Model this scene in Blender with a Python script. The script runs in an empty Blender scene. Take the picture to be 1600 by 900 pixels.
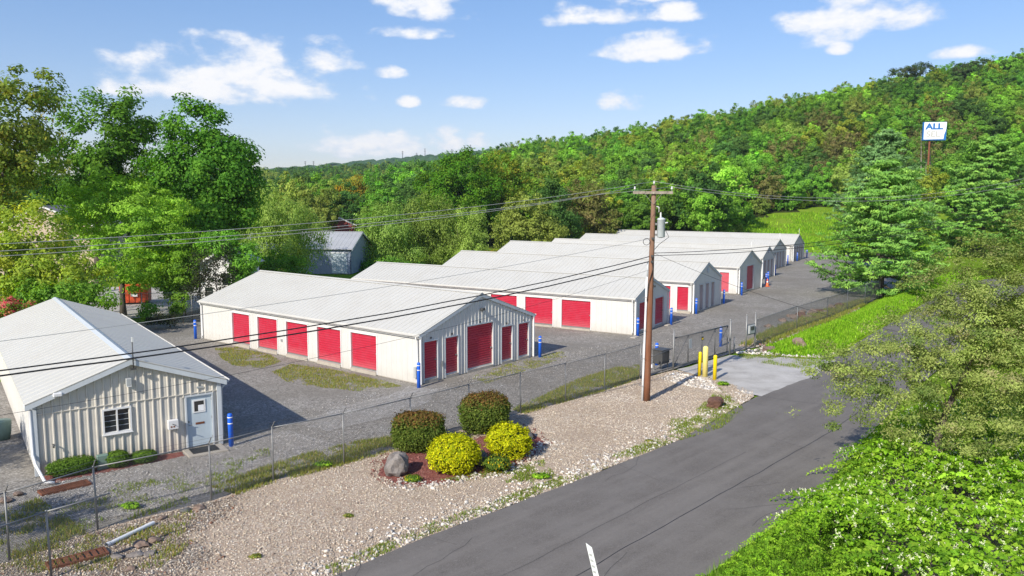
import bpy, bmesh, math, random
import numpy as np
from mathutils import Vector, Matrix
from mathutils import noise as mnoise

# ------------------------------------------------------------------ camera, sky, sun, exposure
S = bpy.context.scene
C = S.collection
CAM_H, PITCH, FPX = 10.0, 0.1131, 1234.73
cam_d = bpy.data.cameras.new('camera')
cam = bpy.data.objects.new('camera', cam_d)
C.objects.link(cam)
cam.location = (0, 0, CAM_H)
cam.rotation_euler = (math.pi/2 - PITCH, -0.0015, 0)
cam_d.sensor_width = 36.0
cam_d.lens = 36.0*FPX/1600.0
cam_d.clip_start = 0.2
cam_d.clip_end = 8000
S.camera = cam

SUN_EL = math.radians(33.5)
SUN_AZ = math.atan2(-0.55, -0.835)          # compass angle from +Y towards +X, pointing at the sun
w = bpy.data.worlds.new('World')
S.world = w
w.use_nodes = True
NT = w.node_tree
NT.nodes.clear()

sun_d = bpy.data.lights.new('sun', 'SUN')
sun_d.energy = 5.0
sun_d.angle = math.radians(0.53)
sun_d.color = (1.0, 0.935, 0.82)
sun = bpy.data.objects.new('sun', sun_d)
C.objects.link(sun)
to_sun = Vector((math.sin(SUN_AZ)*math.cos(SUN_EL), math.cos(SUN_AZ)*math.cos(SUN_EL), math.sin(SUN_EL)))
sun.rotation_euler = (-to_sun).to_track_quat('-Z', 'Y').to_euler()
sun.location = (-20, -20, 40)

S.view_settings.view_transform = 'Standard'
S.view_settings.look = 'None'
S.view_settings.exposure = 0.25
S.view_settings.gamma = 1.0
S.view_settings.use_curve_mapping = False
S.render.engine = 'CYCLES'
cy = S.cycles
cy.use_denoising = True
cy.max_bounces = 6
cy.diffuse_bounces = 3
cy.glossy_bounces = 2
cy.transmission_bounces = 3
cy.transparent_max_bounces = 8
cy.volume_bounces = 0
cy.caustics_reflective = False
cy.caustics_refractive = False


def wn(t, x=0, **kw):
    n = NT.nodes.new(t)
    for k, v in kw.items():
        setattr(n, k, v)
    return n


def wmath(op, a, b=None, c=None, clamp=False):
    n = NT.nodes.new('ShaderNodeMath')
    n.operation = op
    n.use_clamp = clamp
    for i, v in enumerate((a, b, c)):
        if v is None:
            continue
        if isinstance(v, (int, float)):
            n.inputs[i].default_value = v
        else:
            NT.links.new(v, n.inputs[i])
    return n.outputs[0]


def build_sky():
    out = wn('ShaderNodeOutputWorld')
    bg = wn('ShaderNodeBackground')
    NT.links.new(bg.outputs[0], out.inputs[0])
    sky = wn('ShaderNodeTexSky')
    sky.sky_type = 'NISHITA'
    sky.sun_disc = False
    sky.sun_elevation = SUN_EL
    sky.sun_rotation = SUN_AZ % (2*math.pi)
    sky.altitude = 200
    sky.air_density = 1.0
    sky.dust_density = 0.6
    sky.ozone_density = 2.0
    tc = wn('ShaderNodeTexCoord')
    sep = wn('ShaderNodeSeparateXYZ')
    NT.links.new(tc.outputs['Generated'], sep.inputs[0])
    az = wmath('ARCTAN2', sep.outputs[0], sep.outputs[1])
    el = wmath('ARCSINE', sep.outputs[2])
    # clouds live on the sky sphere: each one a lobe in azimuth and elevation, broken up by fractal noise
    n1 = wn('ShaderNodeTexNoise')
    mp = wn('ShaderNodeMapping')
    mp.inputs['Scale'].default_value = (1, 1, 1.9)
    NT.links.new(tc.outputs['Generated'], mp.inputs[0])
    NT.links.new(mp.outputs[0], n1.inputs['Vector'])
    n1.inputs['Scale'].default_value = 19
    n1.inputs['Detail'].default_value = 6
    n1.inputs['Roughness'].default_value = 0.52
    n2 = wn('ShaderNodeTexNoise')
    NT.links.new(mp.outputs[0], n2.inputs['Vector'])
    n2.inputs['Scale'].default_value = 60
    n2.inputs['Detail'].default_value = 5
    n2.inputs['Roughness'].default_value = 0.65
    nz = wmath('ADD', wmath('MULTIPLY', wmath('SUBTRACT', n1.outputs[0], 0.5), 3.9), wmath('MULTIPLY', wmath('SUBTRACT', n2.outputs[0], 0.5), 0.55))
    # (azimuth deg, elevation deg, half width deg, half height deg)
    lobes = [(-6.0, 13.2, 2.9, 1.05), (-7.8, 11.4, 2.6, 0.5), (-19.0, 8.1, 6.6, 1.7), (-12.6, 9.6, 2.2, 0.95), (-16.0, 7.6, 4.2, 1.0),
             (-24.0, 7.2, 3.0, 0.8), (-8.4, 8.7, 1.1, 0.42), (-7.4, 6.7, 0.7, 0.35), (-3.2, 6.7, 1.5, 0.4),
             (6.0, 12.7, 3.3, 0.8), (4.0, 12.6, 0.9, 0.5), (11.2, 12.6, 1.9, 0.6), (10.8, 13.9, 2.6, 0.6), (9.6, 10.4, 4.0, 0.85), (7.7, 6.85, 1.35, 0.72),
             (21.5, 11.9, 2.9, 1.75), (25.2, 11.6, 2.5, 1.05), (22.0, 9.7, 0.8, 0.4), (29.6, 12.7, 1.2, 0.7), (31.5, 13.8, 2.6, 0.5),
             (-9.5, 3.7, 5.0, 0.9), (-5.0, 4.1, 1.6, 0.8), (-2.3, 4.1, 1.0, 0.6), (-32.6, 13.6, 1.2, 0.7), (28.9, 8.9, 1.3, 0.4),
             (-40, 9, 4, 1.4), (-47, 13, 6, 1.8), (-58, 7, 5, 1.2), (40, 12, 5, 1.5), (52, 17, 6, 2.0), (63, 9, 5, 1.2),
             (0, 22, 6, 1.8), (-24, 25, 5, 1.6), (18, 28, 7, 2.2), (75, 22, 6, 2), (-78, 18, 7, 2.2), (98, 14, 7, 1.8), (-105, 25, 8, 2.4),
             (120, 27, 8, 2.5), (-130, 12, 7, 1.6), (145, 15, 8, 2), (-160, 22, 7, 2.2), (172, 30, 7, 2.2), (60, 40, 8, 3), (-60, 42, 9, 3), (-10, 45, 8, 3)]
    field = None
    R = math.radians
    for (a, e, hw, hh) in lobes:
        u = wmath('MULTIPLY', wmath('SUBTRACT', az, R(a)), 1/R(hw*1.3))
        dv = wmath('SUBTRACT', el, R(e - hh*0.35))
        v = wmath('MAXIMUM', wmath('MULTIPLY', dv, 1/R(hh*1.7)), wmath('MULTIPLY', dv, -1/R(hh*0.85)))
        d = wmath('ADD', wmath('MULTIPLY', u, u), wmath('MULTIPLY', v, v))
        m = wmath('SUBTRACT', 1.0, d)
        field = m if field is None else wmath('MAXIMUM', field, m)
    field = wmath('MAXIMUM', field, -1.6)
    dens = wmath('ADD', field, nz)
    alpha = wn('ShaderNodeMapRange', interpolation_type='SMOOTHSTEP')
    NT.links.new(dens, alpha.inputs[0])
    alpha.inputs[1].default_value = 0.0
    alpha.inputs[2].default_value = 1.0
    alpha.inputs[3].default_value = 0.0
    alpha.inputs[4].default_value = 0.95
    shade = wn('ShaderNodeMapRange')
    NT.links.new(wmath('ADD', dens, wmath('MULTIPLY', wmath('SUBTRACT', n2.outputs[0], 0.5), 2.0)), shade.inputs[0])
    shade.inputs[1].default_value = 0.1
    shade.inputs[2].default_value = 1.3
    shade.inputs[3].default_value = 0.0
    shade.inputs[4].default_value = 1.0
    ccol = wn('ShaderNodeMix', data_type='RGBA')
    NT.links.new(shade.outputs[0], ccol.inputs[0])
    k = CLOUD
    ccol.inputs[6].default_value = (0.76*k, 0.82*k, 0.93*k, 1)
    ccol.inputs[7].default_value = (0.98*k, 0.97*k, 0.97*k, 1)
    hsv = wn('ShaderNodeHueSaturation')
    gm = wn('ShaderNodeGamma')
    NT.links.new(sky.outputs[0], gm.inputs[0])
    gm.inputs[1].default_value = 0.72
    NT.links.new(gm.outputs[0], hsv.inputs['Color'])
    hsv.inputs['Saturation'].default_value = SKY_SAT
    hsv.inputs['Value'].default_value = SKY_VAL
    mix = wn('ShaderNodeMix', data_type='RGBA')
    NT.links.new(alpha.outputs[0], mix.inputs[0])
    tint = wn('ShaderNodeMix', data_type='RGBA', blend_type='MULTIPLY')
    tint.inputs[0].default_value = 1.0
    NT.links.new(hsv.outputs[0], tint.inputs[6])
    tint.inputs[7].default_value = (1.02, 0.95, 1.08, 1)
    NT.links.new(tint.outputs[2], mix.inputs[6])
    NT.links.new(ccol.outputs[2], mix.inputs[7])
    NT.links.new(mix.outputs[2], bg.inputs[0])
    bg.inputs[1].default_value = 0.105


CLOUD, SKY_SAT, SKY_VAL = 8.8, 1.42, 1.86
build_sky()

# ------------------------------------------------------------------ helpers
_c, _s = math.cos(PITCH), math.sin(PITCH)


def ray(px, py):
    x = (px-800)/FPX
    y = (450-py)/FPX
    return np.array([x, _c+y*_s, -_s+y*_c])


def G(px, py, z=0.0):
    d = ray(px, py)
    t = (z-CAM_H)/d[2]
    return (float(d[0]*t), float(d[1]*t))


def at(px, py, Y):
    """the place at distance Y north of the viewpoint that is seen at px, py"""
    d = ray(px, py)
    t = Y/d[1]
    return (float(d[0]*t), float(Y), float(CAM_H+d[2]*t))


def tag(o, label=None, cat=None, group=None, kind=None):
    if label:
        o['label'] = label
    if cat:
        o['category'] = cat
    if group:
        o['group'] = group
    if kind:
        o['kind'] = kind
    return o


def empty(name, loc=(0, 0, 0), rz=0.0, label=None, cat=None, group=None):
    o = bpy.data.objects.new(name, None)
    o.empty_display_size = 0.2
    o.location = loc
    o.rotation_euler = (0, 0, rz)
    C.objects.link(o)
    tag(o, label, cat, group)
    return o


def link(name, me, mat=None, parent=None):
    o = bpy.data.objects.new(name, me)
    C.objects.link(o)
    if mat is not None and not me.materials:
        me.materials.append(mat)
    if parent is not None:
        o.parent = parent
    return o


def children_of(o):
    return [c for c in bpy.data.objects if c.parent == o]


class MB:
    """collects shapes of one piece"""
    def __init__(self):
        self.v = []
        self.f = []

    def add(self, vs, fs):
        b = len(self.v)
        self.v += [tuple(p) for p in vs]
        self.f += [tuple(b+i for i in f) for f in fs]
        return self

    def box(self, x0, x1, y0, y1, z0, z1):
        vs = [(x0, y0, z0), (x1, y0, z0), (x1, y1, z0), (x0, y1, z0), (x0, y0, z1), (x1, y0, z1), (x1, y1, z1), (x0, y1, z1)]
        return self.add(vs, [(0, 3, 2, 1), (4, 5, 6, 7), (0, 1, 5, 4), (1, 2, 6, 5), (2, 3, 7, 6), (3, 0, 4, 7)])

    def bar(self, p, q, w_, h_, up=(0, 0, 1)):
        p, q = Vector(p), Vector(q)
        d = (q-p).normalized()
        u = Vector(up)
        if abs(d.dot(u)) > 0.98:
            u = Vector((1, 0, 0))
        s = d.cross(u).normalized()*w_/2
        t = s.cross(d).normalized()*h_/2
        vs = [p-s-t, p+s-t, p+s+t, p-s+t, q-s-t, q+s-t, q+s+t, q-s+t]
        return self.add(vs, [(0, 1, 2, 3), (7, 6, 5, 4), (0, 4, 5, 1), (1, 5, 6, 2), (2, 6, 7, 3), (3, 7, 4, 0)])

    def tube(self, pts, r, n=8, caps=True):
        pts = [Vector(p) for p in pts]
        m = len(pts)
        rs = r if isinstance(r, (list, tuple, np.ndarray)) else [r]*m
        b = len(self.v)
        prev = None
        for i, p in enumerate(pts):
            d = (pts[min(i+1, m-1)]-pts[max(i-1, 0)])
            d = d.normalized() if d.length > 1e-9 else Vector((0, 0, 1))
            if prev is None:
                u = Vector((0, 0, 1)) if abs(d.z) < 0.95 else Vector((1, 0, 0))
                a = d.cross(u).normalized()
            else:
                a = (prev-d*prev.dot(d))
                a = a.normalized() if a.length > 1e-6 else d.orthogonal().normalized()
            prev = a
            e = d.cross(a)
            for k in range(n):
                an = 2*math.pi*k/n
                self.v.append(tuple(p+(a*math.cos(an)+e*math.sin(an))*rs[i]))
        for i in range(m-1):
            for k in range(n):
                k2 = (k+1) % n
                self.f.append((b+i*n+k, b+i*n+k2, b+(i+1)*n+k2, b+(i+1)*n+k))
        if caps:
            self.f.append(tuple(b+k for k in range(n))[::-1])
            self.f.append(tuple(b+(m-1)*n+k for k in range(n)))
        return self

    def lathe(self, prof, cx=0, cy_=0, n=14):
        b = len(self.v)
        for (r, z) in prof:
            for k in range(n):
                a = 2*math.pi*k/n
                self.v.append((cx+r*math.cos(a), cy_+r*math.sin(a), z))
        for i in range(len(prof)-1):
            for k in range(n):
                k2 = (k+1) % n
                self.f.append((b+i*n+k, b+i*n+k2, b+(i+1)*n+k2, b+(i+1)*n+k))
        self.f.append(tuple(b+k for k in range(n))[::-1])
        self.f.append(tuple(b+(len(prof)-1)*n+k for k in range(n)))
        return self

    def mesh(self, name, mat=None, smooth=False, fix=False, bevel=0):
        me = bpy.data.meshes.new(name)
        me.from_pydata(self.v, [], self.f)
        if fix or bevel:
            bm = bmesh.new()
            bm.from_mesh(me)
            if bevel:
                bmesh.ops.bevel(bm, geom=list(bm.edges), offset=bevel, segments=1, affect='EDGES', clamp_overlap=True)
            bmesh.ops.recalc_face_normals(bm, faces=list(bm.faces))
            bm.to_mesh(me)
            bm.free()
        if smooth:
            me.polygons.foreach_set('use_smooth', [True]*len(me.polygons))
        if mat:
            me.materials.append(mat)
        me.update()
        return me

    def build(self, name, mat, parent=None, smooth=False, fix=False, bevel=0):
        return link(name, self.mesh(name, mat, smooth, fix, bevel), None, parent)


def np_mesh(name, verts, faces_n, idx, mat=None, col=None, smooth=False):
    """verts (N,3); idx flat loops, faces_n verts per face (constant)"""
    me = bpy.data.meshes.new(name)
    nv = len(verts)
    nf = len(idx)//faces_n
    me.vertices.add(nv)
    me.vertices.foreach_set('co', np.ascontiguousarray(verts, dtype=np.float32).ravel())
    me.loops.add(len(idx))
    me.loops.foreach_set('vertex_index', np.ascontiguousarray(idx, dtype=np.int32))
    me.polygons.add(nf)
    me.polygons.foreach_set('loop_start', np.arange(0, nf*faces_n, faces_n, dtype=np.int32))
    me.polygons.foreach_set('loop_total', np.full(nf, faces_n, dtype=np.int32))
    if smooth:
        me.polygons.foreach_set('use_smooth', np.ones(nf, dtype=bool))
    if col is not None:
        a = me.attributes.new('Col', 'FLOAT_COLOR', 'POINT')
        c4 = np.ones((nv, 4), dtype=np.float32)
        c4[:, :3] = col
        a.data.foreach_set('color', c4.ravel())
    me.update(calc_edges=True)
    me.validate()
    if mat:
        me.materials.append(mat)
    return me


# ------------------------------------------------------------------ materials
class NB:
    def __init__(self, name):
        self.m = bpy.data.materials.new(name)
        self.m.use_nodes = True
        self.t = self.m.node_tree
        self.t.nodes.clear()
        self.out = self.n('ShaderNodeOutputMaterial')
        self.p = self.n('ShaderNodeBsdfPrincipled')
        self.l(self.p.outputs[0], self.out.inputs[0])

    def n(self, t, **kw):
        o = self.t.nodes.new(t)
        for k, v in kw.items():
            setattr(o, k, v)
        return o

    def l(self, a, b):
        self.t.links.new(a, b)

    def coord(self, kind='Object'):
        if not hasattr(self, '_tc'):
            self._tc = self.n('ShaderNodeTexCoord')
        return self._tc.outputs[kind]

    def pos(self):
        if not hasattr(self, '_geo'):
            self._geo = self.n('ShaderNodeNewGeometry')
        return self._geo.outputs['Position']

    def noise(self, vec, scale, detail=4, rough=0.55):
        o = self.n('ShaderNodeTexNoise')
        self.l(vec, o.inputs['Vector'])
        o.inputs['Scale'].default_value = scale
        o.inputs['Detail'].default_value = detail
        o.inputs['Roughness'].default_value = rough
        return o.outputs[0]

    def voro(self, vec, scale, feat='F1', out='Distance', rnd=1.0):
        o = self.n('ShaderNodeTexVoronoi', feature=feat)
        self.l(vec, o.inputs['Vector'])
        o.inputs['Scale'].default_value = scale
        o.inputs['Randomness'].default_value = rnd
        return o.outputs[out]

    def ramp(self, fac, stops, interp='LINEAR'):
        o = self.n('ShaderNodeValToRGB')
        o.color_ramp.interpolation = interp
        e = o.color_ramp.elements
        while len(e) > 1:
            e.remove(e[-1])
        e[0].position = stops[0][0]
        e[0].color = tuple(stops[0][1])+(1,)
        for (p, c) in stops[1:]:
            q = e.new(p)
            q.color = tuple(c)+(1,)
        self.l(fac, o.inputs[0])
        return o.outputs[0]

    def mix(self, fac, a, b, mode='MIX'):
        o = self.n('ShaderNodeMix', data_type='RGBA', blend_type=mode)
        for i, v in ((0, fac), (6, a), (7, b)):
            if isinstance(v, (int, float)):
                o.inputs[i].default_value = v
            elif isinstance(v, tuple):
                o.inputs[i].default_value = v+(1,) if len(v) == 3 else v
            else:
                self.l(v, o.inputs[i])
        return o.outputs[2]

    def rng(self, v, a, b, c=0.0, d=1.0):
        o = self.n('ShaderNodeMapRange')
        self.l(v, o.inputs[0])
        for i, k in enumerate((a, b, c, d)):
            o.inputs[i+1].default_value = k
        return o.outputs[0]

    def math(self, op, a, b):
        o = self.n('ShaderNodeMath', operation=op)
        for i, v in enumerate((a, b)):
            if isinstance(v, (int, float)):
                o.inputs[i].default_value = v
            else:
                self.l(v, o.inputs[i])
        return o.outputs[0]

    def bump(self, h, strength=0.5, dist=0.02):
        o = self.n('ShaderNodeBump')
        o.inputs['Strength'].default_value = strength
        o.inputs['Distance'].default_value = dist
        self.l(h, o.inputs['Height'])
        self.l(o.outputs[0], self.p.inputs['Normal'])
        return o

    def col(self, c):
        if isinstance(c, tuple):
            self.p.inputs['Base Color'].default_value = c+(1,)
        else:
            self.l(c, self.p.inputs['Base Color'])

    def set(self, rough=0.6, metal=0.0, spec=0.5):
        self.p.inputs['Roughness'].default_value = rough
        self.p.inputs['Metallic'].default_value = metal
        self.p.inputs['Specular IOR Level'].default_value = spec
        return self.m


def paint(name, c, rough=0.5, dirt=0.12, scale=1.5, metal=0.0, streak=True, spec=0.5, dirtc=None, splash=None):
    b = NB(name)
    v = b.coord('Object')
    n = b.noise(v, scale, 6, 0.6)
    dc = dirtc or tuple(k*0.62 for k in c)
    f = b.rng(n, 0.42, 0.8, 0.0, dirt*3)
    if streak:
        mp = b.n('ShaderNodeMapping')
        mp.inputs['Scale'].default_value = (9, 9, 0.35)
        b.l(v, mp.inputs[0])
        n2 = b.noise(mp.outputs[0], 1.2, 4, 0.6)
        f2 = b.rng(n2, 0.5, 0.8, 0.0, dirt*2)
        f = b.math('ADD', f, f2)
    cc = b.mix(f, c, dc)
    if splash:
        # mud and bleaching splashed up from the ground, ragged along the top
        sx = b.n('ShaderNodeSeparateXYZ')
        b.l(v, sx.inputs[0])
        zz = b.math('SUBTRACT', sx.outputs[2], b.math('MULTIPLY', b.noise(v, 3.5, 5, 0.65), 0.7))
        cc = b.mix(b.rng(zz, -0.35, 0.45, splash[1], 0.0), cc, splash[0])
    b.col(cc)
    rr = b.rng(n, 0.3, 0.7, rough-0.08, rough+0.1)
    b.l(rr, b.p.inputs['Roughness'])
    b.p.inputs['Metallic'].default_value = metal
    b.p.inputs['Specular IOR Level'].default_value = spec
    return b.m


M = {}
M['wall_white'] = paint('white_siding_paint', (0.62, 0.61, 0.58), 0.45, 0.09, splash=((0.40, 0.36, 0.30), 0.38))
M['wall_office'] = paint('cream_siding_paint', (0.64, 0.605, 0.535), 0.5, 0.13, splash=((0.38, 0.32, 0.25), 0.55))
M['roof'] = paint('white_roof_paint', (0.545, 0.535, 0.49), 0.5, 0.17, 0.6, streak=False, dirtc=(0.43, 0.41, 0.36))
M['trim'] = paint('pale_grey_trim_paint', (0.55, 0.59, 0.62), 0.45, 0.10)
M['trim_white'] = paint('white_trim_paint', (0.75, 0.75, 0.74), 0.45, 0.10)
M['gutter'] = paint('grey_white_gutter_paint', (0.62, 0.61, 0.58), 0.45, 0.14)
M['red'] = paint('crimson_door_paint', (0.49, 0.022, 0.052), 0.45, 0.14, 2.0, dirtc=(0.46, 0.07, 0.11), splash=((0.52, 0.20, 0.22), 0.55))
M['red_faded'] = paint('faded_red_door_paint', (0.56, 0.10, 0.13), 0.5, 0.12, 2.0, dirtc=(0.5, 0.16, 0.2))
M['steel'] = paint('galvanised_steel', (0.27, 0.27, 0.265), 0.5, 0.2, 3.0, metal=0.35)
M['steel_dark'] = paint('dark_steel', (0.09, 0.09, 0.09), 0.5, 0.2, 3.0, metal=0.3)
M['wire'] = paint('galvanised_wire', (0.15, 0.15, 0.145), 0.5, 0.1, 3.0, metal=0.3, streak=False)
M['black'] = paint('black_rubber', (0.012, 0.012, 0.014), 0.55, 0.1, 3.0, streak=False)
M['cable'] = paint('grey_aluminium_cable', (0.33, 0.34, 0.34), 0.5, 0.1, 3.0, streak=False)
M['blue'] = paint('blue_plastic_sleeve', (0.015, 0.13, 0.70), 0.38, 0.10, 3.0)
M['white_stripe'] = paint('white_reflective_tape', (0.8, 0.8, 0.8), 0.4, 0.05, 3.0)
M['yellow'] = paint('yellow_plastic_sleeve', (0.92, 0.68, 0.008), 0.38, 0.08, 3.0)
M['pale_yellow'] = paint('faded_yellow_sleeve', (0.90, 0.76, 0.24), 0.45, 0.10, 3.0)
M['concrete'] = paint('concrete', (0.42, 0.38, 0.32), 0.85, 0.2, 3.0)
M['door_blue'] = paint('pale_blue_door_paint', (0.50, 0.58, 0.63), 0.4, 0.10)
M['pvc'] = paint('white_pvc', (0.76, 0.77, 0.78), 0.4, 0.12)
M['orange'] = paint('orange_plastic', (0.85, 0.14, 0.02), 0.45, 0.12)
M['dumpster'] = paint('orange_red_dumpster_paint', (0.62, 0.09, 0.025), 0.5, 0.25)
M['grey_wall'] = paint('blue_grey_block_paint', (0.26, 0.31, 0.40), 0.7, 0.15, 0.6)
M['house_white'] = paint('white_house_siding', (0.72, 0.72, 0.72), 0.6, 0.15, 0.6)
M['house_beige'] = paint('beige_house_siding', (0.52, 0.42, 0.31), 0.7, 0.15, 0.6)
M['brick_red'] = paint('dull_red_siding', (0.33, 0.07, 0.06), 0.7, 0.15, 0.6)
M['shingle'] = paint('grey_shingle', (0.17, 0.17, 0.19), 0.8, 0.2, 1.0)
M['roof_grey'] = paint('pale_grey_metal_roof', (0.40, 0.41, 0.42), 0.5, 0.2, 0.5)
M['sign_white'] = paint('white_sign_face', (0.86, 0.87, 0.88), 0.5, 0.05, 1.0)
M['sign_blue'] = paint('blue_sign_paint', (0.01, 0.14, 0.45), 0.5, 0.05, 1.0)
M['sign_grey'] = paint('faded_grey_lettering', (0.46, 0.46, 0.46), 0.5, 0.05, 1.0)
M['grey_plastic'] = paint('grey_cabinet_paint', (0.40, 0.42, 0.42), 0.5, 0.12, 2.0)
M['transformer'] = paint('light_grey_transformer_paint', (0.50, 0.55, 0.57), 0.42, 0.15, 3.0)
M['green_box'] = paint('grey_green_utility_paint', (0.16, 0.24, 0.20), 0.55, 0.15)
M['porcelain'] = paint('porcelain', (0.65, 0.66, 0.66), 0.25, 0.05)


def glass_mat():
    b = NB('window_glass')
    b.col((0.02, 0.025, 0.03))
    return b.set(0.06, 0.0, 0.9)


M['glass'] = glass_mat()


def rust_mat():
    b = NB('rusted_iron')
    v = b.coord('Object')
    n = b.noise(v, 6, 8, 0.7)
    b.col(b.ramp(n, [(0.3, (0.07, 0.028, 0.014)), (0.55, (0.20, 0.065, 0.028)), (0.8, (0.26, 0.12, 0.06))]))
    b.bump(n, 0.6, 0.01)
    return b.set(0.9)


M['rust'] = rust_mat()


def wood_mat():
    b = NB('weathered_pole_wood')
    v = b.coord('Object')
    mp = b.n('ShaderNodeMapping')
    mp.inputs['Scale'].default_value = (30, 30, 0.5)
    b.l(v, mp.inputs[0])
    n = b.noise(mp.outputs[0], 1.0, 5, 0.65)
    n2 = b.noise(v, 0.6, 4, 0.6)
    c = b.ramp(n, [(0.25, (0.085, 0.030, 0.014)), (0.5, (0.20, 0.075, 0.034)), (0.8, (0.31, 0.15, 0.08))])
    # older grey wood towards the top of the pole
    sp = b.n('ShaderNodeSeparateXYZ')
    b.l(v, sp.inputs[0])
    f = b.math('ADD', b.rng(sp.outputs[2], 5.0, 11.0, 0.0, 0.55), b.rng(n2, 0.45, 0.7, 0.0, 0.3))
    b.col(b.mix(f, c, (0.26, 0.20, 0.15)))
    b.bump(n, 0.7, 0.01)
    return b.set(0.85)


M['wood'] = wood_mat()


def greywood_mat():
    b = NB('grey_weathered_wood')
    n = b.noise(b.coord('Object'), 8, 5, 0.6)
    b.col(b.ramp(n, [(0.3, (0.16, 0.13, 0.10)), (0.7, (0.36, 0.32, 0.27))]))
    return b.set(0.85)


M['greywood'] = greywood_mat()


def rock_mat(name, a, c, d):
    b = NB(name)
    v = b.coord('Object')
    n = b.noise(v, 2.2, 9, 0.68)
    n2 = b.noise(v, 14, 6, 0.7)
    cc = b.ramp(n, [(0.3, a), (0.5, c), (0.72, d)])
    b.col(b.mix(b.rng(n2, 0.35, 0.7, 0.0, 0.5), cc, a))
    b.bump(b.math('ADD', n, b.math('MULTIPLY', n2, 0.4)), 0.8, 0.06)
    return b.set(0.9)


M['rock_grey'] = rock_mat('grey_boulder', (0.10, 0.085, 0.075), (0.24, 0.215, 0.20), (0.36, 0.33, 0.30))
M['rock_dark'] = rock_mat('dark_boulder', (0.06, 0.06, 0.055), (0.13, 0.13, 0.125), (0.22, 0.22, 0.21))
M['rock_brown'] = rock_mat('brown_boulder', (0.07, 0.032, 0.02), (0.15, 0.075, 0.05), (0.22, 0.12, 0.085))
M['rock_tan'] = rock_mat('tan_boulder', (0.12, 0.08, 0.06), (0.25, 0.18, 0.14), (0.40, 0.33, 0.27))


def bark_mat():
    b = NB('bark')
    v = b.coord('Object')
    mp = b.n('ShaderNodeMapping')
    mp.inputs['Scale'].default_value = (6, 6, 1.2)
    b.l(v, mp.inputs[0])
    n = b.noise(mp.outputs[0], 2, 6, 0.65)
    oi = b.n('ShaderNodeObjectInfo')
    c = b.ramp(n, [(0.3, (0.035, 0.028, 0.02)), (0.7, (0.15, 0.125, 0.095))])
    b.col(c)
    b.bump(n, 0.6, 0.03)
    return b.set(0.9)


M['bark'] = bark_mat()


def palebark_mat():
    b = NB('pale_bark')
    n = b.noise(b.coord('Object'), 5, 5, 0.65)
    b.col(b.ramp(n, [(0.3, (0.13, 0.11, 0.085)), (0.7, (0.36, 0.32, 0.26))]))
    return b.set(0.9)


M['palebark'] = palebark_mat()


def leaf_mat(name, trans=0.28, vary=0.22, rough=0.6, hue=0.012):
    """leaf colour comes per leaf from the mesh; whole plants differ a little from one another"""
    b = NB(name)
    t = b.t
    at_ = b.n('ShaderNodeAttribute', attribute_name='Col')
    oi = b.n('ShaderNodeObjectInfo')
    hs = b.n('ShaderNodeHueSaturation')
    b.l(at_.outputs['Color'], hs.inputs['Color'])
    b.l(b.rng(oi.outputs['Random'], 0, 1, 0.5-hue, 0.5+hue), hs.inputs['Hue'])
    r2 = b.math('FRACT', b.math('MULTIPLY', oi.outputs['Random'], 7.31), 0)
    b.l(b.rng(r2, 0, 1, 1.14*(1-vary), 1.14*(1+vary)), hs.inputs['Value'])
    hs.inputs['Saturation'].default_value = 1.0
    df = b.n('ShaderNodeBsdfDiffuse')
    b.l(hs.outputs[0], df.inputs[0])
    b.t.nodes.remove(b.p)
    tr = b.n('ShaderNodeBsdfTranslucent')
    hs2 = b.n('ShaderNodeHueSaturation')
    b.l(hs.outputs[0], hs2.inputs['Color'])
    hs2.inputs['Hue'].default_value = 0.485
    hs2.inputs['Saturation'].default_value = 1.15
    hs2.inputs['Value'].default_value = 1.5
    b.l(hs2.outputs[0], tr.inputs[0])
    mx = b.n('ShaderNodeMixShader')
    mx.inputs[0].default_value = trans
    b.l(df.outputs[0], mx.inputs[1])
    b.l(tr.outputs[0], mx.inputs[2])
    b.l(mx.outputs[0], b.out.inputs[0])
    return b.m


M['leaf'] = leaf_mat('leaves', 0.36, 0.20)
M['leaf_one'] = leaf_mat('leaves_single_plant', 0.34, 0.0, hue=0.0)
M['needle'] = leaf_mat('pine_needles', 0.25, 0.05, hue=0.0)
M['grassblade'] = leaf_mat('grass_blades', 0.35, 0.0, hue=0.0)


def stone_mat():
    b = NB('loose_stones')
    at_ = b.n('ShaderNodeAttribute', attribute_name='Col')
    n = b.noise(b.pos(), 60, 3, 0.6)
    b.col(b.mix(b.rng(n, 0.35, 0.7, 0, 0.35), at_.outputs['Color'], (0.12, 0.1, 0.085)))
    return b.set(0.9)


M['stones'] = stone_mat()


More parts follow.
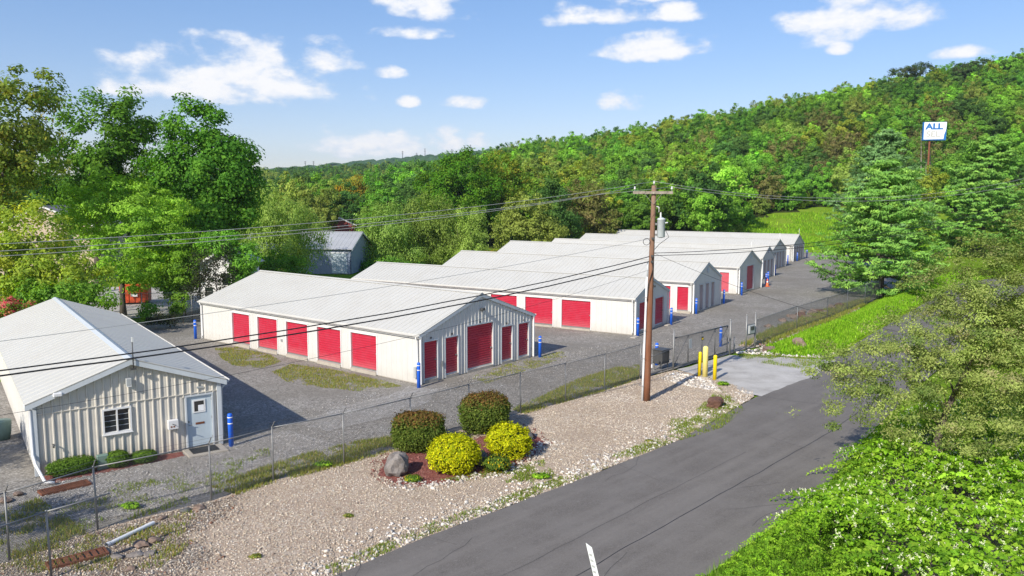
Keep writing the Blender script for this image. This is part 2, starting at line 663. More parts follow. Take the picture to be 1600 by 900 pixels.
def gravel_mat(name, cols, dark, patch, scale, pscale=0.25, seams=0.5, bumpd=0.02, pfac=(0.42, 0.62)):
    """crushed stone: cells of several stone colours with dark gaps, in broad patches"""
    b = NB(name)
    v = b.pos()
    cell = b.voro(v, scale, 'F1', 'Color')
    dist = b.voro(v, scale, 'F1', 'Distance')
    sp = b.n('ShaderNodeSeparateColor')
    b.l(cell, sp.inputs[0])
    st = [(i/(len(cols)-1), c) for i, c in enumerate(cols)]
    c = b.ramp(sp.outputs[0], st)
    big = b.voro(v, scale*0.42, 'F1', 'Color')
    sp2 = b.n('ShaderNodeSeparateColor')
    b.l(big, sp2.inputs[0])
    c = b.mix(b.rng(sp2.outputs[1], 0.70, 0.74, 0, 0.6), c, cols[-1])
    c = b.mix(b.rng(dist, 0.25, 0.62, 0.0, seams), c, dark)
    pn = b.noise(v, pscale, 7, 0.62)
    c = b.mix(b.rng(pn, pfac[0], pfac[1], 0, 0.75), c, patch)
    fn = b.noise(v, scale*0.6, 5, 0.7)
    c = b.mix(b.rng(fn, 0.3, 0.7, 0.0, 0.35), c, dark)
    b.col(c)
    h = b.math('SUBTRACT', 1.0, dist)
    b.bump(b.math('ADD', h, b.math('MULTIPLY', fn, 0.6)), 0.7, bumpd)
    return b.set(0.95, 0, 0.2)


M['gravel'] = gravel_mat('grey_gravel', [(0.22, 0.205, 0.180), (0.315, 0.293, 0.260), (0.40, 0.373, 0.333), (0.52, 0.49, 0.445)], (0.11, 0.10, 0.088), (0.215, 0.197, 0.168), 13, 0.22)
M['crushed'] = gravel_mat('pale_crushed_stone', [(0.28, 0.26, 0.24), (0.38, 0.36, 0.33), (0.47, 0.45, 0.42), (0.58, 0.56, 0.53)], (0.13, 0.12, 0.11), (0.30, 0.28, 0.25), 12, 0.5)
M['tan'] = gravel_mat('tan_river_stone', [(0.42, 0.325, 0.24), (0.52, 0.415, 0.315), (0.60, 0.50, 0.39), (0.68, 0.60, 0.49)], (0.24, 0.175, 0.13), (0.42, 0.33, 0.25), 14, 0.35, 0.5)
M['dirt'] = gravel_mat('stony_dirt', [(0.17, 0.13, 0.10), (0.24, 0.19, 0.15), (0.31, 0.26, 0.21), (0.42, 0.38, 0.33)], (0.09, 0.07, 0.055), (0.19, 0.14, 0.10), 9, 0.5)
M['mulch'] = gravel_mat('red_mulch', [(0.20, 0.055, 0.045), (0.27, 0.085, 0.07), (0.33, 0.12, 0.10), (0.40, 0.19, 0.155)], (0.09, 0.03, 0.025), (0.24, 0.075, 0.06), 18, 0.8)


def asphalt_mat():
    b = NB('asphalt')
    v = b.pos()
    n = b.noise(v, 34, 6, 0.85)
    n2 = b.noise(v, 0.5, 7, 0.6)
    n3 = b.noise(v, 6, 6, 0.65)
    c = b.ramp(n, [(0.3, (0.085, 0.076, 0.068)), (0.5, (0.140, 0.126, 0.113)), (0.70, (0.25, 0.228, 0.205))])
    c = b.mix(b.rng(n2, 0.40, 0.62, 0, 0.6), c, (0.185, 0.170, 0.155))
    c = b.mix(b.rng(n3, 0.58, 0.72, 0, 0.4), c, (0.27, 0.25, 0.23))
    mpr = b.n('ShaderNodeMapping', vector_type='TEXTURE')
    mpr.inputs['Rotation'].default_value = (0, 0, 0.80)
    mpr.inputs['Scale'].default_value = (9.0, 0.7, 1)
    b.l(v, mpr.inputs[0])
    tr_ = b.noise(mpr.outputs[0], 1.0, 5, 0.6)
    c = b.mix(b.rng(tr_, 0.45, 0.68, 0, 0.5), c, (0.22, 0.20, 0.18))
    c = b.mix(b.rng(b.noise(v, 2.3, 5, 0.6), 0.56, 0.72, 0, 0.25), c, (0.095, 0.088, 0.083))
    b.col(c)
    b.bump(n, 0.35, 0.008)
    return b.set(0.85, 0, 0.3)


M['asphalt'] = asphalt_mat()


def concrete_mat():
    b = NB('worn_concrete_apron')
    v = b.pos()
    n = b.noise(v, 0.8, 8, 0.65)
    n2 = b.noise(v, 40, 3, 0.7)
    c = b.ramp(n, [(0.3, (0.34, 0.32, 0.295)), (0.5, (0.47, 0.45, 0.42)), (0.7, (0.55, 0.53, 0.50))])
    c = b.mix(b.rng(n2, 0.4, 0.7, 0, 0.4), c, (0.24, 0.225, 0.20))
    b.col(c)
    b.bump(n2, 0.3, 0.01)
    return b.set(0.9, 0, 0.2)


M['apron'] = concrete_mat()


def ground_mat():
    b = NB('grassy_ground')
    v = b.pos()
    n = b.noise(v, 0.12, 7, 0.6)
    n2 = b.noise(v, 3, 6, 0.7)
    c = b.ramp(n, [(0.3, (0.11, 0.20, 0.016)), (0.5, (0.17, 0.28, 0.022)), (0.7, (0.24, 0.33, 0.04))])
    c = b.mix(b.rng(n2, 0.35, 0.7, 0, 0.45), c, (0.10, 0.16, 0.018))
    b.col(c)
    b.bump(n2, 0.8, 0.1)
    return b.set(1.0, 0, 0.0)


M['ground'] = ground_mat()


def lawn_mat():
    b = NB('bright_grass_turf')
    v = b.pos()
    n = b.noise(v, 0.35, 6, 0.6)
    n2 = b.noise(v, 9, 6, 0.75)
    c = b.ramp(n, [(0.32, (0.13, 0.25, 0.010)), (0.5, (0.22, 0.36, 0.015)), (0.68, (0.34, 0.42, 0.05))])
    c = b.mix(b.rng(n2, 0.35, 0.7, 0, 0.5), c, (0.10, 0.20, 0.012))
    b.col(c)
    b.bump(n2, 1.0, 0.08)
    return b.set(1.0, 0, 0.0)


M['lawn'] = lawn_mat()


def canopy_mat():
    b = NB('far_canopy')
    v = b.pos()
    n = b.noise(v, 0.05, 5, 0.6)
    c = b.ramp(n, [(0.3, (0.030, 0.075, 0.035)), (0.55, (0.055, 0.115, 0.045)), (0.75, (0.085, 0.14, 0.05))])
    b.col(c)
    return b.set(0.95, 0, 0.1)


M['canopy'] = canopy_mat()


def forest_floor_mat():
    b = NB('forest_floor')
    v = b.pos()
    n = b.noise(v, 0.6, 6, 0.65)
    b.col(b.ramp(n, [(0.3, (0.025, 0.035, 0.012)), (0.55, (0.05, 0.065, 0.02)), (0.75, (0.085, 0.085, 0.03))]))
    return b.set(1.0, 0, 0.0)


M['forest_floor'] = forest_floor_mat()
M['gate_steel'] = paint('dark_grey_gate_steel', (0.13, 0.13, 0.13), 0.5, 0.15, 3.0, metal=0.2)
# ------------------------------------------------------------------ the land
def sstep(t):
    t = np.clip(t, 0, 1)
    return t*t*(3-2*t)


def terrain(x, y):
    x = np.asarray(x, float)
    y = np.asarray(y, float)
    h = np.where(x > -10, 18+0.185*(x+10), 18+0.26*(x+10))
    h = np.clip(h, 1.5, 92)
    up = sstep((y-166-0.10*np.clip(-x, 0, 80))/200.0)
    down = 1-0.75*sstep((y-430)/350.0)
    roll = 1.2*np.sin(x*0.05+1.3)*np.sin(y*0.043+0.4)*sstep((y-190)/80.0)
    rise = (19+0.05*(x+300))*sstep((y-380)/480.0)*(1-sstep((x-40)/120.0))
    return h*up*down+roll+rise


def inpoly(px, py, poly):
    px = np.asarray(px, float)
    py = np.asarray(py, float)
    r = np.zeros(px.shape, bool)
    n = len(poly)
    for i in range(n):
        x0, y0 = poly[i]
        x1, y1 = poly[(i+1) % n]
        c = ((y0 > py) != (y1 > py))
        with np.errstate(divide='ignore', invalid='ignore'):
            xi = (x1-x0)*(py-y0)/(y1-y0+1e-12)+x0
        r ^= c & (px < xi)
    return r


def polydist(px, py, poly):
    px = np.asarray(px, float)
    py = np.asarray(py, float)
    best = np.full(px.shape, 1e9)
    n = len(poly)
    for i in range(n):
        a = np.array(poly[i], float)
        b = np.array(poly[(i+1) % n], float)
        d = b-a
        L2 = d@d+1e-12
        t = np.clip(((px-a[0])*d[0]+(py-a[1])*d[1])/L2, 0, 1)
        best = np.minimum(best, np.hypot(px-a[0]-t*d[0], py-a[1]-t*d[1]))
    return best


def densify(poly, step, jit, seed):
    out = []
    n = len(poly)
    for i in range(n):
        a = Vector(poly[i]+(0,))
        b = Vector(poly[(i+1) % n]+(0,))
        m = max(1, int((b-a).length/step))
        d = (b-a).normalized()
        nr = Vector((-d.y, d.x, 0))
        for k in range(m):
            p = a.lerp(b, k/m)
            j = mnoise.noise(Vector((p.x*0.9+seed, p.y*0.9, seed*1.7)))+0.6*mnoise.noise(Vector((p.x*3.1, p.y*3.1, seed)))
            p = p+nr*j*jit
            out.append((p.x, p.y))
    return out


from mathutils.geometry import tessellate_polygon


def sheet(name, poly, z, mat, step=0.5, jit=0.0, seed=0):
    pts = densify(poly, step, jit, seed) if step else poly
    vs = [Vector((x, y, z)) for x, y in pts]
    tri = tessellate_polygon([vs])
    me = bpy.data.meshes.new(name)
    me.from_pydata([tuple(v) for v in vs], [], [tuple(t) for t in tri])
    bm = bmesh.new()
    bm.from_mesh(me)
    bmesh.ops.recalc_face_normals(bm, faces=list(bm.faces))
    if sum(f.normal.z for f in bm.faces) < 0:
        bmesh.ops.reverse_faces(bm, faces=list(bm.faces))
    bm.to_mesh(me)
    bm.free()
    o = link(name, me, mat)
    tag(o, kind='structure')
    return o


CLEAR = [(30, 120), (40, 160), (49, 182), (57, 204), (64, 216), (80, 222), (96, 226), (112, 228), (124, 200), (130, 150), (100, 100)]


def build_ground():
    xs = np.unique(np.concatenate([np.linspace(-1500, -200, 20), np.linspace(-200, 320, 105), np.linspace(320, 2200, 24)]))
    ys = np.unique(np.concatenate([np.linspace(-120, 120, 13), np.linspace(120, 520, 81), np.linspace(520, 3200, 30)]))
    X, Y = np.meshgrid(xs, ys)
    Z = terrain(X, Y)-0.06
    V = np.stack([X, Y, Z], -1).reshape(-1, 3)
    nx, ny = len(xs), len(ys)
    I = np.arange(nx*ny).reshape(ny, nx)
    q = np.stack([I[:-1, :-1], I[:-1, 1:], I[1:, 1:], I[1:, :-1]], -1).reshape(-1)
    me = np_mesh('ground', V, 4, q, M['ground'], smooth=True)
    me.materials.append(M['forest_floor'])
    qq = V[q.reshape(-1, 4)].mean(1)
    wood = (qq[:, 1] > 160) & ~inpoly(qq[:, 0], qq[:, 1], CLEAR)
    me.polygons.foreach_set('material_index', wood.astype(np.int32))
    tag(link('ground', me), kind='structure')


build_ground()

ROAD_L = [(-14, 10.8), (-4.69, 20.05), (-2.6, 22.4), (2.28, 27.14), (6.92, 31.93), (10.86, 37.2), (12.33, 39.1), (16.64, 43.81), (20.1, 48.84), (25, 55.6), (40.8, 76.9), (53, 93), (66, 104), (85, 113), (115, 122)]
ROAD_R = [(-4.5, 10), (5.33, 20.23), (9.03, 24.37), (10.95, 26.64), (12.88, 29.35), (16.5, 34.5), (22, 41.8), (31, 53), (47, 74.5), (58, 88), (70, 97.5), (88, 106), (116, 115)]
FENCE = [(-15.6, 18.3), (-13.9, 20.9), (-12.55, 23.0), (-9.97, 25.29), (-8.47, 27.14), (-6.35, 28.98), (-4.10, 31.33), (-1.85, 33.7), (0.42, 36.06), (2.66, 38.16), (4.86, 40.52), (7.13, 43.18)]
GATE_A, GATE_B, GATE_C = (7.35, 43.35), (9.41, 45.66), (13.98, 50.28)
PED_A, PED_B = (15.66, 52.03), (16.47, 52.71)
FENCE2 = [PED_B, (21.71, 59.5), (26.2, 64.9), (29.8, 69.6), (33.6, 74.6), (37.5, 80)]

yard = [(-40, 12), (-16, 17.5)]+FENCE[1:]+[GATE_B, GATE_C, PED_A, PED_B]+FENCE2[1:]+[(44, 90), (54, 105), (64, 124), (78, 140), (70, 152), (54, 156), (22, 158), (-8, 100), (-27, 76), (-30, 62), (-27, 45), (-32, 30)]
sheet('gravel_yard', yard, 0.0, M['gravel'], 0.8, 0.15, 3)
strip = [(-18, 13.5), (-15.9, 18)]+FENCE[1:]+[GATE_A, (9.6, 45.5), (10.8, 44.3), (11.6, 43.0), (11.9, 42.0), (12.6, 40.4), (12.3, 39.3)]+[(10.86, 37.2), (6.92, 31.93), (2.28, 27.14), (-2.6, 22.4), (-4.69, 20.05), (-11.5, 13.3)]
sheet('landscape_gravel', strip, 0.006, M['tan'], 0.4, 0.10, 7)
# stony dirt round the drain at the lower left, and the pale crushed stone laid before the office and round the yard
sheet('stony_dirt', [(-17.5, 14), (-15.5, 18.3), (-13.9, 20.6), (-12.6, 22.7), (-10.3, 24.8), (-9.2, 25.9), (-9.0, 24.3), (-9.6, 22.6), (-8.4, 21.2), (-9.0, 18.5), (-10.5, 14.5)], 0.012, M['dirt'], 0.3, 0.28, 11)
sheet('crushed_stone', [(-15.2, 24.6), (-13.4, 23.2), (-12.3, 23.9), (-9.9, 26.0), (-8.4, 27.8), (-6.2, 29.8), (-7.2, 31.4), (-9.8, 33.2), (-11.3, 31.8), (-12.4, 30.5), (-16.8, 26.8)], 0.008, M['crushed'], 0.3, 0.3, 13)
sheet('crushed_stone_track', [(-9.6, 34.5), (-8.0, 33.2), (-5.9, 34.8), (-4.2, 38.0), (-3.9, 40.6), (-5.4, 41.4), (-6.3, 39.6), (-8.2, 36.9)], 0.010, M['crushed'], 0.3, 0.35, 17)
road = ROAD_L+ROAD_R[::-1]
sheet('road', road, 0.014, M['asphalt'], 0.5, 0.05, 5)
apron = [(10.3, 44.6), (9.75, 45.6), (14.0, 49.9), (16.0, 49.7), (19.0, 48.6), (20.2, 48.4), (16.9, 43.6), (14.8, 41.6), (12.7, 39.3), (12.0, 40.0), (11.9, 41.8)]
sheet('driveway_apron', apron, 0.020, M['apron'], 0.35, 0.12, 9)
sheet('back_street', [(-70, 62), (-45, 65), (-31, 65.5), (-25, 68), (-24, 76), (-30, 88), (-72, 90)], -0.02, M['apron'], 0.8, 0.3, 21)

# paving seams and cracks in the road: tarred strips lying on the asphalt


def tar_seam(pts, wd, seed):
    mb = MB()
    P = []
    for i in range(len(pts)-1):
        a, b = Vector(pts[i]+(0,)), Vector(pts[i+1]+(0,))
        m = max(2, int((b-a).length/0.35))
        for k in range(m):
            P.append(a.lerp(b, k/m))
    P.append(Vector(pts[-1]+(0,)))
    vs, fs = [], []
    for i, p in enumerate(P):
        d = (P[min(i+1, len(P)-1)]-P[max(i-1, 0)]).normalized()
        n = Vector((-d.y, d.x, 0))
        q = p+n*mnoise.noise(Vector((p.x*0.8, p.y*0.8, seed)))*0.05
        ww = wd*(0.7+0.5*abs(mnoise.noise(Vector((p.x*2, p.y*2, seed+5)))))
        vs += [q+n*ww/2+Vector((0, 0, 0.018)), q-n*ww/2+Vector((0, 0, 0.018))]
        if i:
            j = 2*i
            fs.append((j-2, j-1, j+1, j))
    mb.add(vs, fs)
    return mb


ro = bpy.data.objects['road']
tar_seam([(-3.0, 14.6), (1.72, 20.05), (9.3, 28.3), (13.6, 33.0), (19.5, 40.2)], 0.034, 1).build('tar_seam', M['black'], ro)
tar_seam([(-5.4, 14.7), (0.3, 20.6), (6.4, 27.3), (9.3, 30.4)], 0.014, 2).build('tar_seam', M['black'], ro)
tar_seam([(12.75, 39.3), (13.9, 38.4), (15.5, 37.6)], 0.03, 3).build('tar_seam', M['black'], ro)

# ------------------------------------------------------------------ grass bank between the fence and the road
BANK = [(16.6, 50.6), (17.3, 52.9), (18.6, 54.2), (22.3, 59.2), (26.8, 64.6), (30.4, 69.2), (34.2, 74.2), (38.2, 79.8), (46, 90.5), (56, 103), (64, 103.2), (52.6, 93), (40.6, 77.2), (24.9, 56.0), (20.2, 49.6), (18.3, 49.4)]


def bank_h(x, y):
    d = polydist(x, y, BANK)
    return 0.02+1.15*sstep(d/3.6)


def build_bank():
    st = 0.4
    xs = np.arange(15, 68, st)
    ys = np.arange(48, 105, st)
    X, Y = np.meshgrid(xs, ys)
    ins = inpoly(X, Y, BANK)
    Z = np.where(ins, bank_h(X, Y), -0.05)
    ny, nx = X.shape
    I = np.arange(nx*ny).reshape(ny, nx)
    keep = (ins[:-1, :-1] | ins[:-1, 1:] | ins[1:, 1:] | ins[1:, :-1])
    q = np.stack([I[:-1, :-1], I[:-1, 1:], I[1:, 1:], I[1:, :-1]], -1)[keep].reshape(-1)
    used, inv = np.unique(q, return_inverse=True)
    V = np.stack([X, Y, Z], -1).reshape(-1, 3)[used]
    me = np_mesh('grass_bank', V, 4, inv, M['lawn'], smooth=True)
    tag(link('grass_bank', me), kind='structure')


build_bank()

# far wooded ridge on the skyline


def build_hills():
    xs = np.linspace(-1300, 900, 520)
    prof = np.array([0.0, 0.25, 0.5, 0.72, 0.88, 0.97, 1.0, 0.96, 0.7, 0.2])
    yo = np.array([-420, -330, -250, -180, -120, -60, 0, 60, 200, 420])
    V = []
    rng = np.random.default_rng(3)
    for k in range(len(prof)):
        for x in xs:
            base = min(max(57+0.0925*(x+467), 26), 118)
            z = base*prof[k]+(2.6*(mnoise.noise(Vector((x*0.09, k*3.1, 1)))+0.6*mnoise.noise(Vector((x*0.27, k*5.3, 7)))) if k > 0 else -4)
            V.append((x+rng.uniform(-3, 3), 1500+yo[k], z+2+(rng.uniform(-1.5, 3.5) if 0 < k < 8 else 0)))
    n = len(xs)
    I = np.arange(len(V)).reshape(len(prof), n)
    q = np.stack([I[:-1, :-1], I[:-1, 1:], I[1:, 1:], I[1:, :-1]], -1).reshape(-1)
    me = np_mesh('hills', np.array(V), 4, q, M['canopy'])
    tag(link('hills', me), kind='structure')


build_hills()

# fine random cracks in the asphalt
rc = random.Random(8)
for k in range(16):
    t = rc.uniform(0.02, 0.62)
    i0 = int(t*8)
    ax_, ay_ = ROAD_L[1+min(i0, 7)]
    bx_, by_ = ROAD_R[1+min(i0, 6)]
    u = rc.uniform(0.08, 0.92)
    p = (ax_*(1-u)+bx_*u+rc.uniform(-1, 1), ay_*(1-u)+by_*u+rc.uniform(-1, 1))
    an = rc.choice((0.8, 0.8, 2.3))+rc.uniform(-0.5, 0.5)
    pts_ = [p]
    for m in range(rc.randint(3, 7)):
        an += rc.uniform(-0.45, 0.45)
        p = (p[0]+0.55*math.cos(an), p[1]+0.55*math.sin(an))
        pts_.append(p)
    tar_seam(pts_, 0.012, 20+k).build('crack', M['black'], ro)
# ------------------------------------------------------------------ buildings
def wall_sheet(W, ztop, z0, openings, pitch, rw, rd, mapf, thick=0.14, s0=0.0, rib_phase=0.0, extra=()):
    """ribbed metal wall with openings: one connected sheet with jambs; mapf(s, out, z) -> local point"""
    sb = {s0, W}
    for e in extra:
        if s0 < e < W:
            sb.add(e)
    for (a, b, c, d) in openings:
        sb.update((a, b))
    ribs = []
    k = s0+rib_phase
    while k < W-rw/2:
        if k > s0+rw/2:
            ribs.append(k)
        k += pitch
    for r in ribs:
        sb.update((r-rw/2, r-rw/4, r+rw/4, r+rw/2))
    ss = sorted(sb)
    ss = [s for i, s in enumerate(ss) if i == 0 or s-ss[i-1] > 1e-4]

    def off(s):
        for r in ribs:
            d = abs(s-r)
            if d < rw/2:
                return rd*min(1.0, (rw/2-d)/(rw/4))
        return 0.0
    zl = sorted({z0} | {round(v, 4) for o in openings for v in (o[2], o[3])})
    bm = bmesh.new()
    cache = {}

    def vert(s, zi):
        key = (round(s, 4), zi)
        if key not in cache:
            z = zl[zi] if zi < len(zl) else ztop(s)
            cache[key] = bm.verts.new(mapf(s, off(s), z))
        return cache[key]
    for i in range(len(ss)-1):
        sm = (ss[i]+ss[i+1])/2
        for j in range(len(zl)):
            za = zl[j]
            zb = zl[j+1] if j+1 < len(zl) else ztop(sm)
            if zb-za < 1e-4:
                continue
            zm = (za+zb)/2
            if any(a < sm < b and c < zm < d for (a, b, c, d) in openings):
                continue
            bm.faces.new([vert(ss[i], j), vert(ss[i+1], j), vert(ss[i+1], j+1), vert(ss[i], j+1)])
    ref = Vector(mapf(0, 1, 0))-Vector(mapf(0, 0, 0))
    bm.normal_update()
    bad = [f for f in bm.faces if f.normal.dot(ref) < 0]
    if bad:
        bmesh.ops.reverse_faces(bm, faces=bad)
    ed = [e for e in bm.edges if e.is_boundary]
    r = bmesh.ops.extrude_edge_only(bm, edges=ed)
    nv = [g for g in r['geom'] if isinstance(g, bmesh.types.BMVert)]
    for v in nv:
        v.co -= ref*thick
    return bm


def bm_obj(name, bm, mat, parent=None):
    me = bpy.data.meshes.new(name)
    bm.to_mesh(me)
    bm.free()
    me.materials.append(mat)
    return link(name, me, None, parent)


def slat_door(a, b, z0, z1, mapf, depth=0.11, slat=0.135):
    """roll-up curtain of interlocking slats, one connected curtain"""
    bm = bmesh.new()
    n = max(4, int((z1-z0)/slat))
    rows = []
    for i in range(n):
        zz = z0+(z1-z0)*i/n
        dz = (z1-z0)/n
        rows += [(zz, 0.0), (zz+dz*0.12, 0.034), (zz+dz*0.66, 0.044), (zz+dz*0.86, 0.0)]
    rows.append((z1, 0.0))
    prev = None
    ref = Vector(mapf(0, 1, 0))-Vector(mapf(0, 0, 0))
    for (z, o) in rows:
        cur = [bm.verts.new(mapf(a, o-depth, z)), bm.verts.new(mapf(b, o-depth, z))]
        if prev:
            bm.faces.new([prev[0], prev[1], cur[1], cur[0]])
        prev = cur
    bm.normal_update()
    bad = [f for f in bm.faces if f.normal.dot(ref) < 0]
    if len(bad) > len(bm.faces)/2:
        bmesh.ops.reverse_faces(bm, faces=list(bm.faces))
    return bm


def mbox(mapf, s0, s1, o0, o1, z0, z1):
    """box in wall coordinates"""
    vs = [mapf(s, o, z) for z in (z0, z1) for (s, o) in ((s0, o0), (s1, o0), (s1, o1), (s0, o1))]
    return MB().add(vs, [(0, 3, 2, 1), (4, 5, 6, 7), (0, 1, 5, 4), (1, 2, 6, 5), (2, 3, 7, 6), (3, 0, 4, 7)])


def gable_roof(root, W, L, he, hr, ov_e, ov_g, pitch, rd, mat, th=0.05, ridge=True, cap_mat=None):
    sl = (hr-he)/(W/2)
    ss = [-ov_e, W/2, W+ov_e]
    zz = [he-ov_e*sl+0.05, hr+0.05, he-ov_e*sl+0.05]
    vb = [-ov_g]
    ribs = []
    k = -ov_g+0.15
    rw = 0.07
    while k < L+ov_g-0.1:
        vb += [k-rw/2, k-rw/4, k+rw/4, k+rw/2]
        ribs.append(k)
        k += pitch
    vb.append(L+ov_g)

    def off(v):
        for r in ribs:
            d = abs(v-r)
            if d < rw/2:
                return rd*min(1, (rw/2-d)/(rw/4))
        return 0
    bm = bmesh.new()
    rows = [[bm.verts.new((s, v, z+off(v))) for s, z in zip(ss, zz)] for v in vb]
    for i in range(len(rows)-1):
        for j in range(2):
            bm.faces.new([rows[i][j], rows[i][j+1], rows[i+1][j+1], rows[i+1][j]])
    bm.normal_update()
    bad = [f for f in bm.faces if f.normal.z < 0]
    if bad:
        bmesh.ops.reverse_faces(bm, faces=bad)
    ed = [e for e in bm.edges if e.is_boundary]
    r = bmesh.ops.extrude_edge_only(bm, edges=ed)
    for g in r['geom']:
        if isinstance(g, bmesh.types.BMVert):
            g.co.z -= th
    o = bm_obj('roof', bm, mat, root)
    if ridge:
        mb = MB()
        a = 0.17
        zt = hr+0.05+rd+0.012
        vs = [(W/2-a, y, zt-a*sl) for y in (-ov_g-0.01, L+ov_g+0.01)]+[(W/2, y, zt+0.012) for y in (-ov_g-0.01, L+ov_g+0.01)]+[(W/2+a, y, zt-a*sl) for y in (-ov_g-0.01, L+ov_g+0.01)]
        mb.add(vs, [(0, 2, 3, 1), (2, 4, 5, 3), (0, 4, 2), (1, 3, 5), (0, 1, 5, 4)])
        mb.build('ridge_cap', cap_mat or mat, o, fix=True)
    return o


def rake_trim(root, W, he, hr, ov_e, y, mat, hgt=0.2, th=0.03):
    """bargeboard along both slopes of a gable, at local y"""
    sl = (hr-he)/(W/2)
    for sgn in (0, 1):
        x0, x1 = (-ov_e, W/2) if sgn == 0 else (W+ov_e, W/2)
        z0, z1 = he-ov_e*sl+0.035, hr+0.035
        vs = []
        for yy in (y-th/2, y+th/2):
            vs += [(x0, yy, z0-hgt), (x1, yy, z1-hgt), (x1, yy, z1), (x0, yy, z0)]
        MB().add(vs, [(0, 1, 2, 3), (7, 6, 5, 4), (0, 4, 5, 1), (1, 5, 6, 2), (2, 6, 7, 3), (3, 7, 4, 0)]).build('rake_trim', mat, root, fix=True)


def gutter(root, x, y0, y1, z, mat, sgn):
    mb = MB()
    w_, h_ = 0.12, 0.11
    prof = [(0.0, 0.0), (0.0, -h_), (w_*0.75*sgn, -h_), (w_*sgn, -h_*0.4), (w_*sgn, 0.0), (w_*sgn-0.012*sgn, 0.0), (w_*0.75*sgn-0.012*sgn, -h_+0.014), (0.014*sgn, -h_+0.014), (0.014*sgn, 0.0)]
    n = len(prof)
    vs = [(x+p[0], yy, z+p[1]) for yy in (y0, y1) for p in prof]
    fs = [(i, (i+1) % n, n+(i+1) % n, n+i) for i in range(n)]+[tuple(range(n))[::-1], tuple(range(n, 2*n))]
    mb.add(vs, fs)
    return mb.build('gutter', mat, root, fix=True)


def pipe(path, r, name, mat, root, n=8):
    return MB().tube(path, r, n).build(name, mat, root, smooth=True)


def flood_light(root, mapf, s, z, dark=True):
    o = mbox(mapf, s-0.13, s+0.13, 0.02, 0.20, z-0.07, z+0.07).build('flood_light', M['steel_dark'] if dark else M['porcelain'], root, bevel=0.02)
    mbox(mapf, s-0.04, s+0.04, 0.0, 0.06, z-0.16, z-0.07).build('bracket', M['steel'], o)
    return o


